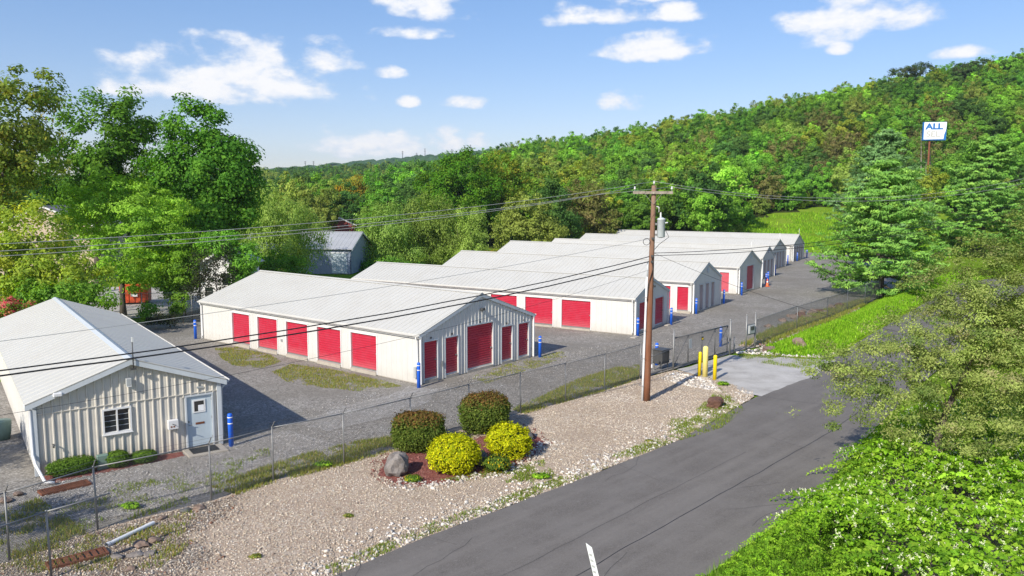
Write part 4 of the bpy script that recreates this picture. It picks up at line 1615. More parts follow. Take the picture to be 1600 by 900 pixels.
MB().box(-0.22, 0.22, -0.135, -0.118, 1.25, 1.50).build('keypad', M['steel_dark'], kp)
ob = empty('gate_motor', (8.75, 45.55, 0), math.atan2(2.3, 2.06), 'dark grey gate motor box on a stand behind the fence', 'gate motor')
MB().box(-0.42, 0.42, -0.32, 0.32, 0.42, 1.22).build('housing', M['steel_dark'], ob, bevel=0.03)
MB().box(-0.46, 0.46, -0.36, 0.36, 1.222, 1.26).build('lid', M['steel_dark'], ob)
for (u, v) in ((-0.34, -0.24), (0.34, -0.24), (-0.34, 0.24), (0.34, 0.24)):
    MB().box(u-0.03, u+0.03, v-0.03, v+0.03, -0.02, 0.418).build('leg', M['steel'], ob)

# ------------------------------------------------------------------ utility pole with its lines
PX, PY = 6.71, 38.41


def utility_pole():
    root = empty('utility_pole', (PX, PY, 0), 0, 'brown wooden utility pole with crossarm and grey transformer', 'utility pole')
    lean = 0.14
    prof = [0, 1, 2.5, 4, 5.5, 7, 8.5, 9.6, 10.62]
    MB().tube([(lean*z/10.6, 0, z-0.05 if z == 0 else z) for z in prof], [0.165-0.005*z for z in prof], 16).build('shaft', M['wood'], root, smooth=True)
    at_z = lambda z: lean*z/10.6
    # white conduit strapped to the left of the shaft
    cd = MB().tube([(at_z(z)-0.225+0.004*z, -0.04, z) for z in (-0.02, 1.5, 3, 4.5, 6.2)], 0.055, 10).build('conduit', M['pvc'], root, smooth=True)
    MB().tube([(at_z(z)-0.215+0.004*z, -0.05, z) for z in (6.2, 6.5, 6.9)], 0.03, 8).build('conduit', M['trim'], root, smooth=True)
    for z in (0.8, 2.2, 3.6, 5.2):
        MB().tube([(at_z(z)-0.10+0.30*math.cos(t), -0.02+0.24*math.sin(t), z) for t in np.linspace(2.2, 4.4, 6)], 0.012, 4).build('strap', M['steel'], cd)
    # crossarm
    ang = math.atan2(14-38.4, -22-6.7)+math.pi/2
    ca = Vector((math.cos(ang), math.sin(ang), 0))
    if ca.x < 0:
        ca = -ca
    ca = Vector((0.965, -0.26, 0))
    zc = 10.28
    cx = Vector((at_z(zc), 0, zc))
    fw = Vector((-0.26, -0.965, 0))*0.17
    arm = MB().bar(tuple(cx-ca*0.98+fw), tuple(cx+ca*0.92+fw), 0.10, 0.13).build('crossarm', M['greywood'], root)
    for s in (-1, 1):
        MB().bar(tuple(cx+ca*0.42*s+fw*1.3+Vector((0, 0, -0.05))), tuple(Vector((at_z(9.75), 0, 9.72))+fw*1.0), 0.035, 0.012).build('arm_brace', M['steel'], root)
    ins = []
    for (u, zz, v) in ((-0.90, zc+0.07, 1), (0.86, zc+0.07, 1), (0.0, 10.62, 0)):
        p = cx+ca*u+fw*v
        p.z = zz
        i_ = MB().lathe([(0.016, 0), (0.016, 0.08), (0.05, 0.09), (0.055, 0.13), (0.035, 0.15), (0.05, 0.17), (0.03, 0.22), (0.01, 0.23)], n=10).build('insulator', M['porcelain'], root, smooth=True)
        i_.location = p
        ins.append(Vector((PX, PY, 0))+p+Vector((0, 0, 0.2)))
    # transformer can on the right
    tz = 8.05
    tx = at_z(8.5)+0.40
    t_ = MB().lathe([(0.05, tz+0.05), (0.17, tz+0.08), (0.19, tz+0.11), (0.19, tz+0.92), (0.205, tz+0.93), (0.205, tz+0.97), (0.14, tz+1.01), (0.05, tz+1.04)], cx=tx, cy_=-0.06, n=20).build('transformer', M['transformer'], root, smooth=True)
    MB().lathe([(0.045, tz+1.03), (0.05, tz+1.09), (0.03, tz+1.12), (0.048, tz+1.16), (0.03, tz+1.20), (0.038, tz+1.25), (0.015, tz+1.29)], cx=tx-0.03, cy_=-0.06, n=12).build('bushing', M['porcelain'], t_, smooth=True)
    for a in (-0.6, 0.4):
        MB().tube([(tx+0.2*math.cos(a), -0.06+0.2*math.sin(a)-0.03, tz+0.78), (tx+0.34*math.cos(a), -0.06+0.32*math.sin(a)-0.03, tz+0.80)], 0.025, 6).build('terminal', M['porcelain'], t_)
    for z in (tz+0.2, tz+0.72):
        MB().box(at_z(z)+0.10, tx-0.19, -0.12, 0.02, z-0.05, z+0.05).build('bracket', M['steel'], root)
    MB().tube([(at_z(9.5)+0.14, -0.05, 9.62), (at_z(9.5)+0.26, -0.08, 9.58), (at_z(9.5)+0.26, -0.08, 9.34)], 0.024, 8).build('fuse_cutout', M['porcelain'], root, smooth=True)
    MB().tube([(at_z(9.5)+0.30, -0.08, 9.30), (tx+0.05, -0.1, 9.55), (tx-0.03, -0.06, tz+1.29)], 0.008, 5).build('lead_wire', M['black'], root)
    MB().tube([(at_z(9.5)+0.30, -0.08, 9.6), (at_z(10)+0.22, -0.12, 9.95), (at_z(10)+0.05, -0.15, 10.6)], 0.008, 5).build('lead_wire', M['black'], root)
    MB().tube([(tx+0.15, -0.2, tz+0.5), (tx+0.35, -0.25, tz+0.1), (tx-0.1, -0.2, tz-0.25), (at_z(7.6)+0.1, -0.18, 7.55)], 0.014, 5).build('drop_lead', M['black'], root)
    # coil of spare wire and the cable clamps
    MB().tube([(at_z(8)-0.30+0.16*math.cos(t), -0.16, 7.92+0.16*math.sin(t)) for t in np.linspace(0, 6.5, 20)], 0.014, 5).build('wire_coil', M['black'], root)
    MB().tube([(at_z(7)-0.02, -0.20, 7.15), (at_z(6)+0.06, -0.20, 6.6), (at_z(5)-0.12, -0.19, 5.9), (at_z(5)-0.19, -0.16, 5.0)], 0.02, 5).build('riser_cable', M['black'], root)
    for z in (7.22, 6.96, 8.08):
        MB().box(at_z(z)-0.06, at_z(z)+0.06, -0.24, -0.13, z-0.05, z+0.05).build('cable_clamp', M['steel_dark'], root)
    MB().box(at_z(1.7)+0.15, at_z(1.7)+0.20, -0.12, 0.0, 1.7, 1.85).build('tag_plate', M['sign_white'], root)
    return root, ins


pole, INS = utility_pole()
LEFT_END = np.array([-22.0, 14.0])
P0 = np.array([6.75, 38.45])


def wire(label, E, coef, r, mat, start=None, t1=1.0, offs=(0, 0), n=28, wob=0.0, seed=0):
    E = np.array(E, float)
    pts = []
    for i in range(n+1):
        t = t1*i/n
        xy = P0+(E-P0)*t
        z = coef[0]*t*t+coef[1]*t+coef[2]
        k = 1.0
        x = xy[0]+offs[0]*k
        y = xy[1]+offs[1]*k
        if start is not None:
            q = max(0.0, 1-t/0.12)
            x += (start[0]-P0[0]-offs[0])*q
            y += (start[1]-P0[1]-offs[1])*q
            z += (start[2]-coef[2])*q
        if wob:
            z += wob*mnoise.noise(Vector((t*14, seed, 0)))
        pts.append((x, y, z))
    o = MB().tube(pts, r, 5).build('power_line', mat, None, smooth=True)
    tag(o, label, 'cable', 'overhead lines')
    return o


wire('topmost thin grey power line leading left from the pole top', LEFT_END, (2.642, -4.749, 10.805), 0.010, M['cable'], start=INS[2])
wire('middle of three thin grey power lines left of the crossarm', LEFT_END, (2.888, -5.025, 10.712), 0.010, M['cable'], start=INS[1], offs=(0.3, -0.25))
wire('lowest of three thin grey power lines left of the crossarm', LEFT_END, (2.947, -5.154, 10.586), 0.010, M['cable'], start=INS[0], offs=(-0.3, 0.25))
wire('upper of two thick black cables crossing the office roof', LEFT_END, (3.063, -4.773, 7.197), 0.022, M['black'], wob=0.03, seed=2)
wire('lower of two thick black cables crossing the office roof', LEFT_END, (3.106, -4.665, 6.956), 0.026, M['black'], wob=0.02, seed=5)
wire('single thin grey wire passing above both white roofs', LEFT_END, (1.922, -4.07, 8.077), 0.009, M['cable'])
wire('lowest very thin dark wire sagging across the gables', LEFT_END, (3.971, -6.218, 6.546), 0.006, M['black'])
RE = (46, 58)
wire('upper thin power line leading right from the pole top', RE, (8.789, -5.094, 10.77), 0.010, M['cable'], start=INS[2])
wire('lower thin power line leading right from the crossarm', RE, (8.664, -5.35, 10.686), 0.010, M['cable'], start=INS[1])
wire('upper black cable leading right across the far roofs', RE, (5.947, -0.45, 7.355), 0.016, M['black'], wob=0.06, seed=9)
wire('lower black cable leading right across the far roofs', RE, (5.826, -0.76, 7.227), 0.016, M['black'], wob=0.02, seed=12)
wire('thin dark service wire dropping right over the yard', (30, 38), (5.483, -10.313, 7.432), 0.008, M['black'], t1=1.0)

# ------------------------------------------------------------------ rocks and small things


def boulder(name, loc, size, mat, seed, label, cat='boulder', group=None, sub=3, flat=0.0):
    bm = bmesh.new()
    bmesh.ops.create_icosphere(bm, subdivisions=sub, radius=1.0)
    for v in bm.verts:
        p = v.co.copy()
        f = 1+0.34*mnoise.noise(p*1.1+Vector((seed*3.7, seed, 0)))+0.16*mnoise.noise(p*2.6+Vector((seed, 0, seed*1.3)))+0.05*mnoise.noise(p*7+Vector((seed, seed, 0)))
        # a few flat broken faces
        for k in range(4):
            rr = random.Random(seed*10+k)
            n = Vector((rr.uniform(-1, 1), rr.uniform(-1, 1), rr.uniform(-0.4, 1))).normalized()
            dd = p.normalized().dot(n)
            if dd > 0.72:
                f *= 0.72/dd*0.98
        v.co = Vector((p.x*size[0], p.y*size[1], p.z*size[2]))*f
        v.co.z += size[2]*0.72
    me = bpy.data.meshes.new(name)
    bm.to_mesh(me)
    bm.free()
    me.materials.append(mat)
    o = link(name, me)
    o.location = loc
    o.rotation_euler.z = seed
    tag(o, label, cat, group)
    return o


boulder('boulder', (-4.18, 27.85, -0.05), (0.50, 0.42, 0.60), M['rock_grey'], 1, 'upright grey boulder at the left end of the shrub bed')
boulder('boulder', (-1.15, 28.9, -0.03), (0.36, 0.30, 0.33), M['rock_dark'], 2, 'dark angular boulder between the two yellow bushes')
boulder('boulder', (0.42, 32.1, -0.03), (0.46, 0.36, 0.30), M['rock_dark'], 3, 'low flat boulder behind the right yellow bush')
boulder('boulder', (9.85, 37.35, -0.03), (0.52, 0.46, 0.30), M['rock_brown'], 4, 'brown boulder beside the driveway near the road')
boulder('boulder', (18.9, 51.3, -0.02), (0.62, 0.5, 0.55), M['rock_tan'], 5, 'brown boulder at the edge of the green bank')
boulder('boulder', (16.9, 51.3, -0.02), (0.45, 0.35, 0.25), M['rock_tan'], 6, 'small pale boulder right of the gate at the bank')
for i, (px, py, s, m) in enumerate(((1258, 499, 0.5, 'rock_tan'), (1268, 497, 0.62, 'rock_brown'), (1279, 499, 0.45, 'rock_tan'), (1286, 492, 0.6, 'rock_tan'), (1297, 490, 0.5, 'rock_brown'), (1305, 491, 0.42, 'rock_tan'), (1271, 489, 0.4, 'rock_tan'), (1240, 503, 0.36, 'rock_tan'), (1218, 512, 0.32, 'rock_tan'), (1316, 484, 0.5, 'rock_tan'), (1327, 480, 0.45, 'rock_brown'), (1250, 496, 0.3, 'rock_tan'), (1290, 500, 0.35, 'rock_brown'))):
    x, y = G(px, py)
    boulder('boulder', (x-0.7, y+0.6, -0.05), (s, s*0.8, s*0.55), M[m], 11+i, 'brown rock in the broken heap behind the uphill fence', group='rocks behind the uphill fence', sub=2)
for i, (px, py, s, m) in enumerate(((185, 874, 0.20, 'rock_grey'), (212, 871, 0.24, 'rock_grey'), (235, 868, 0.20, 'rock_grey'), (222, 855, 0.26, 'rock_tan'), (240, 848, 0.24, 'rock_tan'), (205, 892, 0.17, 'rock_tan'), (290, 800, 0.2, 'rock_dark'), (312, 797, 0.22, 'rock_tan'), (255, 812, 0.16, 'rock_tan'), (10, 785, 0.25, 'rock_tan'), (30, 775, 0.2, 'rock_tan'))):
    x, y = G(px, py)
    boulder('rock', (x, y, 0.0), (s, s*0.8, s*0.4), M[m], 31+i, 'loose rock in the stony dirt at the lower left', 'rock', 'loose rocks by the drains', sub=2)

pp = empty('plastic_pipe', G(168, 856)+(0.07,), 0, 'white plastic pipe lying on the dirt at the lower left', 'pipe')
e2 = G(241, 822)
dx, dy = e2[0]-pp.location.x, e2[1]-pp.location.y
pr = [(0, 0, 0), (dx*0.5, dy*0.5, 0.01), (dx, dy, 0.02)]
MB().tube(pr, 0.062, 14, caps=False).build('barrel', M['pvc'], pp, smooth=True)
MB().tube([(-dx*0.01, -dy*0.01, 0), (dx*0.045, dy*0.045, 0.001)], 0.075, 14, caps=False).build('socket', M['pvc'], pp, smooth=True)
MB().lathe([(0.001, -0.002), (0.058, 0.0)], n=12).build('bore', M['black'], pp)


def drain_grate(loc, rz, wx, wy, label, n):
    root = empty('drain_grate', loc, rz, label, 'drain')
    t = 0.05
    for (x0, x1, y0, y1) in ((-wx/2, wx/2, -wy/2, -wy/2+t), (-wx/2, wx/2, wy/2-t, wy/2), (-wx/2, -wx/2+t, -wy/2+t, wy/2-t), (wx/2-t, wx/2, -wy/2+t, wy/2-t)):
        MB().box(x0, x1, y0, y1, -0.02, 0.06).build('frame', M['rust'], root)
    for k in range(n):
        x = -wx/2+t+(wx-2*t)*(k+0.5)/n
        MB().box(x-0.055, x+0.055, -wy/2+t, wy/2-t, 0.02, 0.05).build('bar', M['rust'], root)
    MB().box(-wx/2+t, wx/2-t, -wy/2+t, wy/2-t, -0.05, 0.018).build('pit', M['black'], root)
    return root


ga = G(85, 885)
gb = G(160, 865)
g0 = G(122, 876)
drain_grate((g0[0], g0[1], 0.03), math.atan2(gb[1]-ga[1], gb[0]-ga[0]), 1.5, 0.52, 'rusty slotted drain grate at the lower left corner', 8)
ga, gb = G(70, 772), G(134, 757)
g0 = G(102, 765)
drain_grate((g0[0], g0[1], 0.03), math.atan2(gb[1]-ga[1], gb[0]-ga[0]), 1.55, 0.55, 'rusty drain grate under the left office hedge', 18)

cone = empty('traffic_cone', G(1199, 447)+(0,), 0.3, 'orange traffic cone standing beside a blue bollard', 'cone')
MB().box(-0.24, 0.24, -0.24, 0.24, 0, 0.05).build('base', M['orange'], cone, bevel=0.02)
MB().lathe([(0.19, 0.05), (0.16, 0.10), (0.05, 0.86), (0.03, 0.90)], n=16).build('body', M['orange'], cone, smooth=True)
MB().lathe([(0.113, 0.44), (0.086, 0.62)], n=16).build('collar', M['white_stripe'], cone, smooth=True)
bb = MB().lathe([(0.28, 0.0), (0.33, 0.35), (0.36, 0.78), (0.34, 0.80)], n=16).build('bin', M['green_box'], None, smooth=True)
bb.location = (-21.2, 32.0, 0)
tag(bb, 'pale green bin in the shade left of the office', 'bin')

# street name blade near the viewer, seen almost edge-on
sp_ = empty('street_sign', (1.62, 17.3, 0), 0, 'narrow white street sign blade rising at the bottom edge', 'sign')
tp = at(916, 848, 17.3)
MB().tube([(tp[0]-1.62+0.35, 0.06, -0.05), (tp[0]-1.62+0.35, 0.06, tp[2]-0.9)], 0.03, 8).build('post', M['steel'], sp_, smooth=True)
bz = tp[2]
bl = MB().add([(tp[0]-1.62, 0, bz), (tp[0]-1.62+0.145, 0.02, bz-0.12), (tp[0]-1.62+0.40, 0.02, bz-1.15), (tp[0]-1.62+0.26, 0, bz-1.1), (tp[0]-1.62, 0.012, bz), (tp[0]-1.62+0.145, 0.032, bz-0.12), (tp[0]-1.62+0.40, 0.032, bz-1.15), (tp[0]-1.62+0.26, 0.012, bz-1.1)],
              [(0, 1, 2, 3), (7, 6, 5, 4), (0, 4, 5, 1), (1, 5, 6, 2), (2, 6, 7, 3), (3, 7, 4, 0)]).build('blade', M['sign_white'], sp_, fix=True)
for k in range(6):
    u = 0.14+0.13*k
    MB().add([(tp[0]-1.62+0.04+0.24*u, -0.004+0.002, bz-0.10-1.05*u), (tp[0]-1.62+0.11+0.24*u, 0.004, bz-0.13-1.05*u), (tp[0]-1.62+0.125+0.24*u, 0.004, bz-0.19-1.05*u), (tp[0]-1.62+0.055+0.24*u, -0.002, bz-0.16-1.05*u)], [(0, 1, 2, 3)]).build('lettering', M['sign_grey'], bl)


def text_mesh(body, size, bold=0.0):
    cu = bpy.data.curves.new('lettering', 'FONT')
    cu.body = body
    cu.size = size
    cu.offset = bold
    cu.extrude = 0.01
    cu.align_x = 'LEFT'
    to = bpy.data.objects.new('lettering_tmp', cu)
    C.objects.link(to)
    dg = bpy.context.evaluated_depsgraph_get()
    me = bpy.data.meshes.new_from_object(to.evaluated_get(dg))
    bpy.data.objects.remove(to)
    return me


def pole_sign():
    Y = 200.0
    cx, cyy, cz = at(1460, 204, Y)
    gz = float(terrain(cx, Y))-0.1
    root = empty('pole_sign', (cx, Y, gz), -0.12, 'white roadside sign reading ALL on a rusty pole among the trees', 'sign')
    z = cz-gz
    w2, h2 = 2.75, 2.25
    MB().tube([(-0.9, 0.3, 0), (-0.9, 0.3, z+1.5)], 0.22, 12).build('pole', M['rust'], root, smooth=True)
    cab = MB().box(-w2, w2, -0.25, 0.45, z-h2, z+h2).build('cabinet', M['sign_blue'], root, bevel=0.03)
    # face with its torn right edge
    f = [(-w2+0.18, z-h2+0.22), (w2-0.65, z-h2+0.30), (w2-0.55, z-0.9), (w2-0.30, z-0.2), (w2-0.12, z+0.6), (w2-0.05, z+h2-0.08), (-w2+0.18, z+h2-0.08)]
    vs = [(a, -0.30, b) for a, b in f]+[(a, -0.255, b) for a, b in f]
    n = len(f)
    MB().add(vs, [tuple(range(n)), tuple(range(n, 2*n))[::-1]]+[(i, n+i, n+(i+1) % n, (i+1) % n) for i in range(n)]).build('face', M['sign_white'], root, fix=True)
    t = text_mesh('ALL', 2.1, 0.09)
    o = link('lettering', t, None, root)
    t.materials.clear()
    t.materials.append(M['sign_blue'])
    o.location = (-w2+0.55, -0.32, z+0.48)
    o.rotation_euler = (math.pi/2, 0, 0)
    o.scale = (1.16, 0.95, 1)
    t2 = text_mesh('SEL', 2.0, 0.06)
    t2.materials.clear()
    t2.materials.append(M['sign_grey'])
    o2 = link('lettering', t2, None, root)
    o2.location = (-w2+0.7, -0.31, z-1.35)
    o2.rotation_euler = (math.pi/2, 0, 0)
    o2.scale = (1.15, 0.95, 1)
    o2['label'] = 'bleached grey second row of lettering'


pole_sign()

# ------------------------------------------------------------------ things in the background


def house(name, loc, rz, W, L, he, hr, wallm, roofm, label, windows=(), doors=(), group=None):
    root = empty(name, loc, rz, label, 'building', group)
    sl = (hr-he)/(W/2)
    front = lambda s, o, z: (s, -o, z)
    gz = lambda s: he+0.02+sl*min(s, W-s)
    ops = [w_ for w_ in windows]+[d_ for d_ in doors]
    bm_obj('wall', wall_sheet(W, gz, 0.0, ops, 99, 0.05, 0, front, extra=(W/2,)), wallm, root)
    for mp, LL, zt in ((lambda s, o, z: (-o, s, z), L, lambda s: he+0.02), (lambda s, o, z: (W+o, s, z), L, lambda s: he+0.02), (lambda s, o, z: (s, L+o, z), W, gz)):
        bm_obj('wall', wall_sheet(LL, zt, 0.0, [], 99, 0.05, 0, mp, extra=(W/2,) if LL == W else ()), wallm, root)
    gable_roof(root, W, L, he, hr, 0.4, 0.3, 0.6, 0.02, roofm)
    rake_trim(root, W, he, hr, 0.4, -0.29, M['trim_white'])
    for (a, b, c, d) in windows:
        wn_ = mbox(front, a, b, -0.09, -0.05, c, d).build('window', M['glass'], root)
        mbox(front, a-0.06, b+0.06, 0.003, 0.05, d+0.002, d+0.08).build('frame', M['trim_white'], wn_)
        mbox(front, a-0.06, b+0.06, 0.003, 0.07, c-0.08, c-0.002).build('sill', M['trim_white'], wn_)
    for (a, b, c, d) in doors:
        bm_obj('garage_door', slat_door(a+0.002, b-0.002, c, d, front, 0.1, 0.5), M['door_blue'], root)
    return root


wx, wy, _ = at(549, 425, 104)
wh = house('warehouse', (wx, 104, 0), math.pi/2-0.06, 11, 15, 3.4, 5.3, M['grey_wall'], M['roof_grey'], 'blue-grey warehouse with a pale garage door behind the willows', (), ())
wmap = lambda s, o, z: (-o, s, z)
gd = mbox(wmap, 0.5, 2.6, 0.01, 0.06, 0.1, 2.75).build('garage_door', M['door_blue'], wh)
for k in range(1, 5):
    mbox(wmap, 0.52, 2.58, 0.061, 0.075, 0.1+0.53*k-0.02, 0.1+0.53*k+0.02).build('panel_joint', M['trim'], gd)
mbox(wmap, 0.42, 2.68, 0.012, 0.09, 2.76, 2.86).build('door_head', M['trim_white'], wh)
hx, hy, _ = at(312, 470, 67)
house('white_house', (hx, 67, 0), 0.0, 3.3, 6, 4.4, 5.4, M['house_white'], M['roof_grey'], 'white house wall glimpsed behind dark saplings', [(0.5, 1.2, 1.2, 2.4), (2.0, 2.7, 2.6, 3.6)])
fx, fy, _ = at(562, 350, 225)
fz = float(terrain(fx, 225))
house('hillside_house', (fx, 225, fz), 0.3, 7, 9, 4.6, 7.4, M['house_white'], M['shingle'], 'small white house with grey roof amid the valley trees', [(1.0, 2.2, 1.0, 2.4), (4.4, 5.6, 1.0, 2.4)])
fx, fy, _ = at(508, 372, 175)
house('red_house', (fx, 175, 0), 0.2, 6.5, 8, 4.2, 5.6, M['brick_red'], M['roof_grey'], 'dull red building with pale roof beyond the warehouse', [(1.0, 2.0, 1.4, 2.6)])
hx, hy, _ = at(-8, 460, 92)
house('beige_house', (hx, 92, 0), 0.1, 12, 9, 6.6, 9.0, M['house_beige'], M['shingle'], 'beige house showing between the left trees', [(2, 3.2, 1.2, 2.6), (8, 9.2, 1.2, 2.6), (2, 3.2, 4.2, 5.6), (8, 9.2, 4.2, 5.6)])


def dumpster():
    x, y = G(205, 477)
    root = empty('dumpster', (x-1.0, y, 0), 0.25, 'orange red steel dumpster under the left trees', 'dumpster')
    W, D, H = 2.4, 1.8, 1.75
    mb = MB()
    vs = [(0, 0.12, 0.15), (W, 0.12, 0.15), (W, D, 0.15), (0, D, 0.15), (-0.05, 0, H), (W+0.05, 0, H), (W+0.05, D, H), (-0.05, D, H), (0.03, 0.06, H), (W-0.03, 0.06, H), (W-0.03, D-0.06, H), (0.03, D-0.06, H), (0.08, 0.2, 0.3), (W-0.08, 0.2, 0.3), (W-0.08, D-0.1, 0.3), (0.08, D-0.1, 0.3)]
    mb.add(vs, [(0, 3, 2, 1), (0, 1, 5, 4), (1, 2, 6, 5), (2, 3, 7, 6), (3, 0, 4, 7), (4, 5, 9, 8), (5, 6, 10, 9), (6, 7, 11, 10), (7, 4, 8, 11), (8, 9, 13, 12), (9, 10, 14, 13), (10, 11, 15, 14), (11, 8, 12, 15), (12, 13, 14, 15)])
    mb.build('body', M['dumpster'], root, fix=True)
    for k in range(5):
        xx = 0.2+0.5*k
        MB().add([(xx-0.05, 0.06, 0.2), (xx+0.05, 0.06, 0.2), (xx+0.05, -0.06, H-0.1), (xx-0.05, -0.06, H-0.1), (xx-0.05, 0.2, 0.2), (xx+0.05, 0.2, 0.2), (xx+0.05, 0.02, H-0.1), (xx-0.05, 0.02, H-0.1)], [(0, 1, 2, 3), (7, 6, 5, 4), (0, 4, 5, 1), (1, 5, 6, 2), (2, 6, 7, 3), (3, 7, 4, 0)]).build('rib', M['dumpster'], root, fix=True)
    MB().box(0.95, 1.55, -0.10, -0.07, 0.75, 1.0).build('placard', M['sign_white'], root)
    for k in (0.4, 2.0):
        MB().box(k-0.1, k+0.1, 0.3, 1.5, 0, 0.148).build('skid', M['steel_dark'], root)


dumpster()
car_x, car_y = G(268, 505)


def mast(px, py_top, py_bot, Y, label):
    x, y, z0 = at(px, py_bot, Y)
    _, _, z1 = at(px, py_top, Y)
    root = empty('power_pylon', (x, Y, z0-6), 0, label, 'pylon', 'thin pylons on the far ridge')
    h = z1-z0+6
    MB().tube([(0, 0, 0), (0, 0, h)], [0.75, 0.35], 4).build('mast', M['steel_dark'], root)
    for f in (0.70, 0.82, 0.94):
        MB().bar((-2.2, 0, h*f), (2.2, 0, h*f), 0.35, 0.35).build('crossarm', M['steel_dark'], root)


for i, (px, a, b) in enumerate(((477, 252, 261), (490, 252, 260), (629, 236, 247), (651, 239, 245), (664, 232, 244), (706, 233, 242), (735, 226, 240))):
    mast(px, a, b, 1480.0, 'thin lattice pylon far off on the left ridge' if px < 600 else ('thin lattice pylon far off on the middle ridge' if px < 700 else 'thin lattice pylon far off on the right end of the ridge'))
# ------------------------------------------------------------------ plants
def unit(a):
    return a/np.maximum(np.linalg.norm(a, axis=-1, keepdims=True), 1e-9)


def leaf_arrays(P, N, size, aspect, rng, tang=None):
    """one four-cornered leaf per point, lying across normal N"""
    n = len(P)
    r = rng.normal(size=(n, 3)) if tang is None else tang+rng.normal(size=(n, 3))*0.35
    t = unit(r-(r*N).sum(1, keepdims=True)*N)
    b = np.cross(N, t)
    s = np.broadcast_to(np.asarray(size, float), (n,))[:, None]
    w_ = s*aspect*0.5
    V = np.stack([P-t*s*0.5, P+b*w_-t*s*0.05+N*s*0.06, P+t*s*0.5, P-b*w_-t*s*0.05+N*s*0.06], 1)
    return V.reshape(-1, 3)


def quads_mesh(name, V, col, mat):
    n = len(V)//4
    return np_mesh(name, V, 4, np.arange(4*n), mat, np.repeat(col, 4, axis=0))


def pick_cols(rng, palette, n, jit=0.22):
    pal = np.array([p[0] for p in palette], float)
    wts = np.array([p[1] for p in palette], float)
    k = rng.choice(len(pal), n, p=wts/wts.sum())
    c = pal[k]
    return c*np.exp(rng.normal(size=(n, 1))*jit)


def sample_ells(rng, ells, n, shell):
    E = np.array(ells, float)
    vol = E[:, 3]*E[:, 4]*E[:, 5]
    k = rng.choice(len(E), n, p=vol/vol.sum())
    d = unit(rng.normal(size=(n, 3)))
    r = shell+(1-shell)*rng.random((n, 1))**0.6
    return E[k, :3]+d*r*E[k, 3:]


def make_tree(seed, ells, n_clumps, clump_r, per, leaf, palette, trunk=(0, 0, 0.3, 0.5), aspect=0.6, squash=0.7, up=0.45, shell=0.35, droop=0.0, mats=('leaf', 'bark'), jit=0.22, cjit=0.12, limb_r=0.05, gap=0.0, sides=5):
    """ells: crown lobes (cx, cy, cz, rx, ry, rz) in the tree's own space; trunk = (x, y, base radius, share of the height before it ends)"""
    rng = np.random.default_rng(seed)
    cl = sample_ells(rng, ells, n_clumps, shell)
    cl = cl[cl[:, 2] > 0.25]
    n = len(cl)
    top = max(e[2]+e[5]*0.6 for e in ells)
    cmx = np.average([e[0] for e in ells], weights=[e[3]*e[4]*e[5] for e in ells])
    cmy = np.average([e[1] for e in ells], weights=[e[3]*e[4]*e[5] for e in ells])
    mb = MB()
    tr = []
    m = 9
    ht = top*trunk[3] if trunk[3] <= 1 else trunk[3]
    for i in range(m):
        t = i/(m-1)
        tr.append((trunk[0]+(cmx-trunk[0])*t*t*0.8+0.12*math.sin(t*5+seed)*ht*0.05, trunk[1]+(cmy-trunk[1])*t*t*0.8+0.1*math.cos(t*4+seed)*ht*0.05, ht*t-(0.1 if i == 0 else 0)))
    rad = [trunk[2]*(1.25 if i == 0 else 1.0-0.72*i/(m-1)) for i in range(m)]
    mb.tube(tr, rad, 8 if sides > 4 else 6)
    nodes = [np.array(p) for p in tr[2:]]
    nrad = [r for r in rad[2:]]
    order = np.argsort(np.hypot(cl[:, 0]-cmx, cl[:, 1]-cmy)+np.abs(cl[:, 2]-ht*0.7)*0.7)
    for i in order:
        c = cl[i]
        N_ = np.array(nodes)
        d = np.linalg.norm(N_-c, axis=1)+np.maximum(0, N_[:, 2]-c[2]+0.3*np.hypot(N_[:, 0]-c[0], N_[:, 1]-c[1]))*1.5
        j = int(np.argmin(d))
        a = N_[j]
        L = np.linalg.norm(c-a)
        if L < 1e-3:
            continue
        mid = (a+c)/2+np.array([0, 0, 0.12*L])+rng.normal(size=3)*0.06*L
        r0 = min(nrad[j]*0.8, limb_r*(0.5+0.16*L))
        mb.tube([a, mid, c], [r0, r0*0.7, r0*0.35], 4 if sides < 5 else 5, caps=False)
        nodes += [mid, c]
        nrad += [r0*0.75, r0*0.5]
    # leaves
    cnt = np.maximum(4, rng.poisson(per, n)*(0.6+0.8*rng.random(n))).astype(int)
    if gap:
        cnt = np.where(rng.random(n) < gap, (cnt*0.2).astype(int), cnt)
    k = np.repeat(np.arange(n), cnt)
    cr = clump_r*(0.65+0.7*rng.random(n))
    q = unit(rng.normal(size=(len(k), 3)))*(rng.random((len(k), 1))**0.45)
    offv = q*cr[k][:, None]*np.array([1, 1, squash])
    P = cl[k]+offv
    if droop:
        P[:, 2] -= droop*np.linalg.norm(q[:, :2], axis=1)*cr[k]+rng.random(len(k))*droop*cr[k]
    cc = np.array([cmx, cmy, np.average([e[2] for e in ells])])
    Nn = unit(unit(offv+1e-6)*0.45+unit(P-cc)*0.55+np.array([0, 0, up*0.6])+rng.normal(size=(len(k), 3))*0.38)
    V = leaf_arrays(P, Nn, leaf*(0.6+0.8*rng.random(len(k))), aspect, rng, tang=(np.array([0, 0, -1.0])*droop*2 if droop else None))
    ck = pick_cols(rng, palette, n, cjit)
    lc = pick_cols(rng, palette, len(k), jit)
    col = ck[k]*0.6+lc*0.4
    crown = quads_mesh('crown', V, col, M[mats[0]])
    trunk_me = mb.mesh('trunk', M[mats[1]], smooth=True)
    return crown, trunk_me


